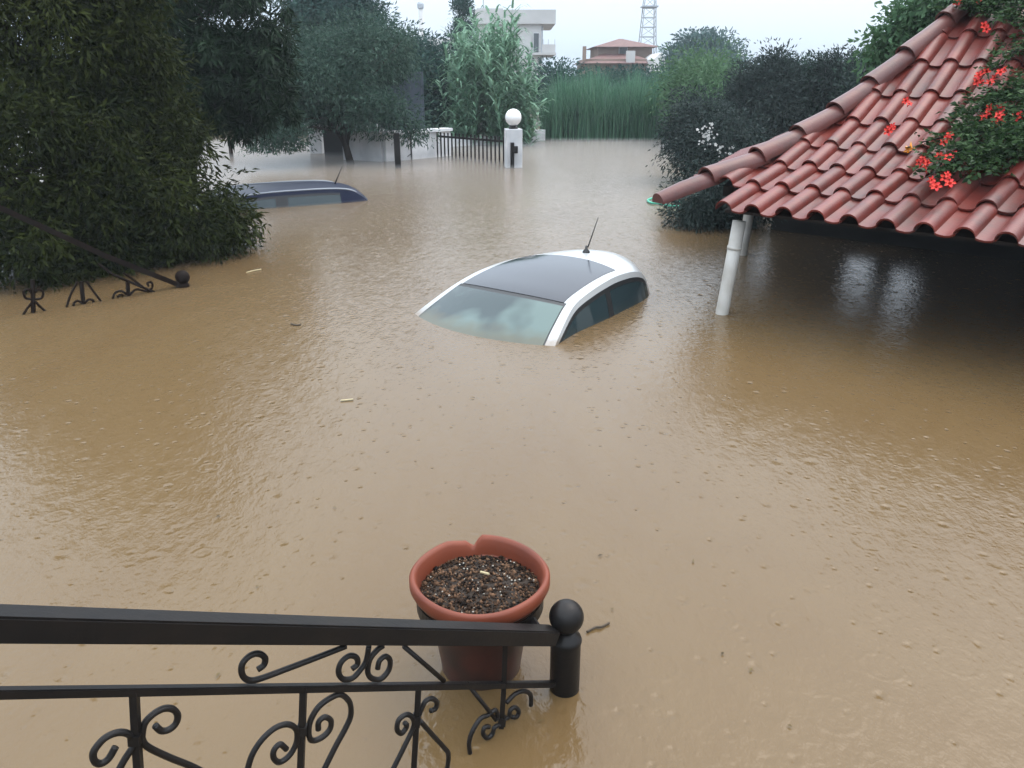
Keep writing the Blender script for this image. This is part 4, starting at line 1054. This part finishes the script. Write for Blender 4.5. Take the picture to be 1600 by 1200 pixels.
for L in (cA([(885, 1020), (900, 930), (950, 870), (1020, 830), (1080, 832), (1110, 870), (1100, 920), (1060, 958), (1010, 968), (970, 935)]),
          cA([(830, 1010), (790, 982), (730, 980), (660, 1010), (610, 1060), (582, 1110), (592, 1158), (632, 1172), (680, 1140), (722, 1068)]),
          cA([(885, 1010), (920, 1065), (1050, 1130), (1220, 1200), (1400, 1300)]),
          cA([(845, 1050), (790, 1130), (750, 1200), (700, 1300)]),
          cB([(210, 585), (250, 555), (255, 510), (215, 485), (160, 500), (115, 550), (112, 610), (145, 648), (215, 645), (400, 578), (600, 502), (760, 440)]),
          cB([(800, 580), (835, 550), (825, 507), (780, 500), (732, 540), (716, 600), (742, 643), (800, 640), (850, 590), (888, 530), (905, 440)]),
          cB([(960, 580), (972, 530), (1010, 502), (1038, 530), (1028, 590), (980, 643), (925, 640), (898, 600), (912, 520), (960, 460), (995, 435)]),
          cB([(590, 960), (592, 912), (630, 882), (668, 905), (660, 960), (610, 1010), (552, 1028), (530, 990), (538, 910), (590, 820), (670, 760), (732, 742), (785, 790), (792, 870), (760, 950), (700, 1060), (630, 1200), (580, 1300)]),
          cB([(390, 1082), (350, 1052), (312, 1090), (312, 1140), (350, 1163), (410, 1120), (453, 1040), (453, 962), (400, 927), (320, 950), (240, 1020), (180, 1110), (150, 1200), (130, 1300)]),
          cB([(1290, 842), (1320, 830), (1330, 790), (1300, 766), (1260, 782), (1235, 830), (1212, 890)]),
          cB([(1130, 918), (1142, 940), (1110, 983), (1082, 960), (1092, 900), (1140, 866), (1178, 885), (1185, 940), (1130, 1060), (1060, 1200), (1010, 1300)]),
          cB([(1225, 905), (1300, 990), (1375, 1072), (1402, 1115), (1395, 1200), (1370, 1300)]),
          cC([(972, 500), (1030, 440), (1090, 420), (1132, 445), (1135, 515)]),
          cC([(965, 600), (990, 590), (1000, 545), (1030, 528), (1055, 555), (1040, 590), (1010, 590)]),
          cC([(735, 832), (728, 760), (752, 680), (805, 600), (850, 580), (900, 545), (915, 590), (895, 610)]),
          cC([(930, 640), (895, 660), (880, 705), (845, 728), (820, 700), (830, 660), (860, 655)])):
    sweep('scroll', L, .0067, rail, pn, M_iron, 5, 8)
for L in (cA([(846, 985), (850, 1045)]), cB([(488, 935), (486, 985)]), cB([(1206, 870), (1200, 930)]), cC([(947, 590), (942, 640)])): sweep('collar', L, .0105, rail, pn, M_iron, 1, 4, True)
for L in (cB([(1125, 440), (1375, 655)]), cC([(715, 370), (850, 540), (905, 610)])): sweep('brace', L, .006, rail, pn, M_iron, 1, 6)

# ------------------------------------------------------------------ flower pot
PC = np.array([-.097, 2.06, .317])
pot = empty('flower_pot', (PC[0], PC[1], -.3), 'terracotta plastic pot of bare soil with a broken rim, behind the railing', 'flower pot')
def pot_mesh():
    n = 96; bm = bmesh.new()
    prof = [(.105, -.62), (.125, -.30), (.142, -.18), (.165, -.075), (.182, -.04), (.205, -.028), (.212, -.012), (.212, .012), (.206, .020), (.198, .020), (.190, .008), (.186, -.02), (.178, -.06), (.172, -.11)]
    rings = []
    for r, z in prof:
        ring = []
        for k in range(n):
            a = 2*math.pi*k/n; dz = 0.
            da = (math.degrees(a) - 97 + 180) % 360 - 180           # break in the rim at the far side
            if z > -.05 and r > .175:
                cut = max(0, 1-abs(da-1)/7.5)*.034 + (max(0, 1-abs(da-10)/16)*.016 if da > 0 else 0)
                dz = -cut*min(1, (z+.05)/.05) - (.004*math.sin(a*3))
            ring.append(bm.verts.new((PC[0]+r*math.cos(a), PC[1]+r*math.sin(a), PC[2]+z+dz)))
        rings.append(ring)
    for a, b in zip(rings, rings[1:]):
        for k in range(n): bm.faces.new((a[k], a[(k+1) % n], b[(k+1) % n], b[k]))
    return bm
pb0 = obj('pot_body', pot_mesh(), M_terra, pot, True)
M_potlow = mat('shaded_dirty_pot', (.050, .016, .012), .35, .4, col2=(.022, .012, .010), vscale=9)  # lower body darker: shade under the rim and wet dirt, put into the colour
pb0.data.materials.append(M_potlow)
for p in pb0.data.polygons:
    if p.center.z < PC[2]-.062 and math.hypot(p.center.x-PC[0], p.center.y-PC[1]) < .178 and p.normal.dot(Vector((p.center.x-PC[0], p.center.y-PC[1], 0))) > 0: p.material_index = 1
bm = bmesh.new(); lathe(bm, [(.187, -.048), (.14, -.030), (.09, -.021), (.04, -.017), (.001, -.015)], PC, 40)
M_soil = mat('dark_soil', (.030, .021, .015), .9, .3, var=.5, vscale=30, bump=1.0, bscale=60, bdist=.01)
obj('soil', bm, M_soil, pot, True)
# bark chips, clods and perlite: too many to count
M_chip = leaf_mat('soil_crumbs', (.008, .006, .005), (.15, .085, .050), .7, .0)
n = 3000; a = rng.uniform(0, 6.283, n); rr = .183*np.sqrt(rng.uniform(0, 1, n))
C = np.stack([PC[0]+rr*np.cos(a), PC[1]+rr*np.sin(a), PC[2]-.018-.8*rr*rr+rng.uniform(-.002, .008, n)], 1)
octv = np.array([(1, 0, 0), (-1, 0, 0), (0, 1, 0), (0, -1, 0), (0, 0, 1), (0, 0, -1)], float); octf = np.array([(0, 2, 4), (2, 1, 4), (1, 3, 4), (3, 0, 4), (2, 0, 5), (1, 2, 5), (3, 1, 5), (0, 3, 5)])
sz = (rng.uniform(.0025, .0065, n)+np.where(rng.uniform(0,1,n)<.08,.005,0))[:, None]*rng.uniform(.4, 1.3, (n, 3)); ang = rng.uniform(0, 6.28, n)
V = octv[None]*sz[:, None]; x = V[..., 0]*np.cos(ang)[:, None]-V[..., 1]*np.sin(ang)[:, None]; y = V[..., 0]*np.sin(ang)[:, None]+V[..., 1]*np.cos(ang)[:, None]
V = np.stack([x, y, V[..., 2]], -1) + C[:, None]; F = (octf[None] + 6*np.arange(n)[:, None, None]).reshape(-1, 3)
o = arrays('soil_crumbs', V.reshape(-1, 3), F, M_chip, pot, tint=np.repeat(rng.uniform(0, 1, n)**2.2, 8)); o['kind'] = 'stuff'
n = 70; a = rng.uniform(0, 6.283, n); rr = .17*np.sqrt(rng.uniform(0, 1, n))
C = np.stack([PC[0]+rr*np.cos(a), PC[1]+rr*np.sin(a), PC[2]-.013-.8*rr*rr+rng.uniform(-.001, .006, n)], 1)
V = (octv[None]*rng.uniform(.0015, .0042, (n, 1, 1))) + C[:, None]; F = (octf[None] + 6*np.arange(n)[:, None, None]).reshape(-1, 3)
o = arrays('perlite', V.reshape(-1, 3), F, mat('perlite', (.34, .31, .26), .8), pot); o['kind'] = 'stuff'
bm = bmesh.new(); s_ = on_water(757, 897, PC[2]-.007); tube(bm, [s_+(-.012, .006, .004), s_+(.014, -.008, .006)], .004, 6); o = obj('straw_bit', bm, M_straw); tag(o, 'pale bit of straw lying on the soil of the pot', 'straw')
# iron ring that carries the pot on the railing
bm = bmesh.new(); ring = [(PC[0]+.188*math.cos(t), PC[1]+.188*math.sin(t), PC[2]-.07) for t in np.linspace(0, 2*math.pi, 49)]
for k in range(48):
    p, q = ring[k], ring[k+1]
    v = [bm.verts.new((*p[:2], p[2]-.02)), bm.verts.new((*q[:2], q[2]-.02)), bm.verts.new((*q[:2], q[2]+.02)), bm.verts.new((*p[:2], p[2]+.02))]
    w_ = [bm.verts.new((PC[0]+(x.co.x-PC[0])*1.03, PC[1]+(x.co.y-PC[1])*1.03, x.co.z)) for x in v]
    bm.faces.new(w_); bm.faces.new(v[::-1]); bm.faces.new((v[0], v[1], w_[1], w_[0])); bm.faces.new((v[2], v[3], w_[3], w_[2]))
tube(bm, [(PC[0]+.19*math.cos(-.6), PC[1]+.19*math.sin(-.6), PC[2]-.07), tuple(rp_(.06, .23))], .01, 6)
tube(bm, [(PC[0]+.19*math.cos(-2.0), PC[1]+.19*math.sin(-2.0), PC[2]-.07), tuple(rp_(.3, .207+.3*SL-.02))], .01, 6)
obj('pot_ring', bm, M_iron, rail)

# ------------------------------------------------------------------ floating bits
def twig(label, L, rad=.004, m=M_twig):
    pts = [on_water(x, y, .006) for x, y in L]; bm = bmesh.new(); tube(bm, crom(pts, 4), rad, 5); o = obj('twig', bm, m, None, True); tag(o, label, 'twig', 'twigs drifting on the flood')
twig('dark forked twig floating just right of the black newel post', [(917, 987), (930, 980), (940, 979), (952, 973)], .004)
twig('short dark twig floating in front of the sunken railing and white car', [(455, 506), (463, 508), (470, 507)], .006)
twig('pale straw floating left of the white car', [(532, 626), (543, 625), (552, 624)], .005, M_straw)
twig('pale reed stalk floating off the leafy tree boughs', [(385, 426), (396, 423), (408, 421)], .006, M_straw)

n = 34; px_ = rng.uniform(250, 1250, n); py_ = rng.uniform(470, 1150, n); V = []; F = []
for i in range(n):
    c = on_water(px_[i], py_[i], .005); a = rng.uniform(0, 6.28); l_, w_ = rng.uniform(.005, .014), rng.uniform(.002, .005)
    d = np.array([math.cos(a), math.sin(a), 0]); q = np.array([-d[1], d[0], 0])
    V += [c-d*l_, c+q*w_+(0, 0, .003), c+d*l_, c-q*w_+(0, 0, .003)]; F.append((4*i, 4*i+1, 4*i+2, 4*i+3))
o = arrays('floating_debris', np.array(V), np.array(F), leaf_mat('drowned_leaf', (.03, .02, .01), (.12, .09, .04), .5, .1), None, tint=rng.uniform(0, 1, n)); o['kind'] = 'stuff'

# ------------------------------------------------------------------ rain haze
bm = bmesh.new(); box(bm, (0, 52, 6.9), (240, 150, 18.2)); 
hz = obj('haze', bm, None); hz['kind'] = 'stuff'
hm = bpy.data.materials.new('rain_haze'); hm.use_nodes = True; nt = hm.node_tree; nt.nodes.clear()
ho = nt.nodes.new('ShaderNodeOutputMaterial'); hv = nt.nodes.new('ShaderNodeVolumePrincipled')
hv.inputs['Color'].default_value = (.86, .93, 1, 1); hv.inputs['Density'].default_value = .0011; hv.inputs['Anisotropy'].default_value = .0
nt.links.new(hv.outputs[0], ho.inputs['Volume']); hz.data.materials.append(hm)

bm = bmesh.new()  # low mist wedge added to whiten the far water
plan = [(-13.5, 9.4), (2.1, 9.4), (2.4, 9.8), (3.2, 10.4), (13, 10.4), (13, 23.7), (-13.5, 23.7)]
spray_top = lambda y: .004 + .135*min(1, max(0, (y-9.4)/6.5))
lo_ = [bm.verts.new((x, y, .003)) for x, y in plan]; hi_ = [bm.verts.new((x, y, spray_top(y)+.002)) for x, y in plan]
bm.faces.new(lo_[::-1])
for k in range(7): bm.faces.new((lo_[k], lo_[(k+1) % 7], hi_[(k+1) % 7], hi_[k]))
bmesh.ops.contextual_create(bm, geom=hi_); bmesh.ops.triangulate(bm, faces=[f for f in bm.faces if all(v in hi_ for v in f.verts)])
sp_ = obj('spray_veil', bm, None); sp_['kind'] = 'stuff'
sm_ = bpy.data.materials.new('spray_veil'); sm_.use_nodes = True; nt = sm_.node_tree; nt.nodes.clear()
ho = nt.nodes.new('ShaderNodeOutputMaterial'); hv = nt.nodes.new('ShaderNodeVolumePrincipled')
hv.inputs['Color'].default_value = (.95, .96, .97, 1); hv.inputs['Density'].default_value = .21
nt.links.new(hv.outputs[0], ho.inputs['Volume']); sp_.data.materials.append(sm_)
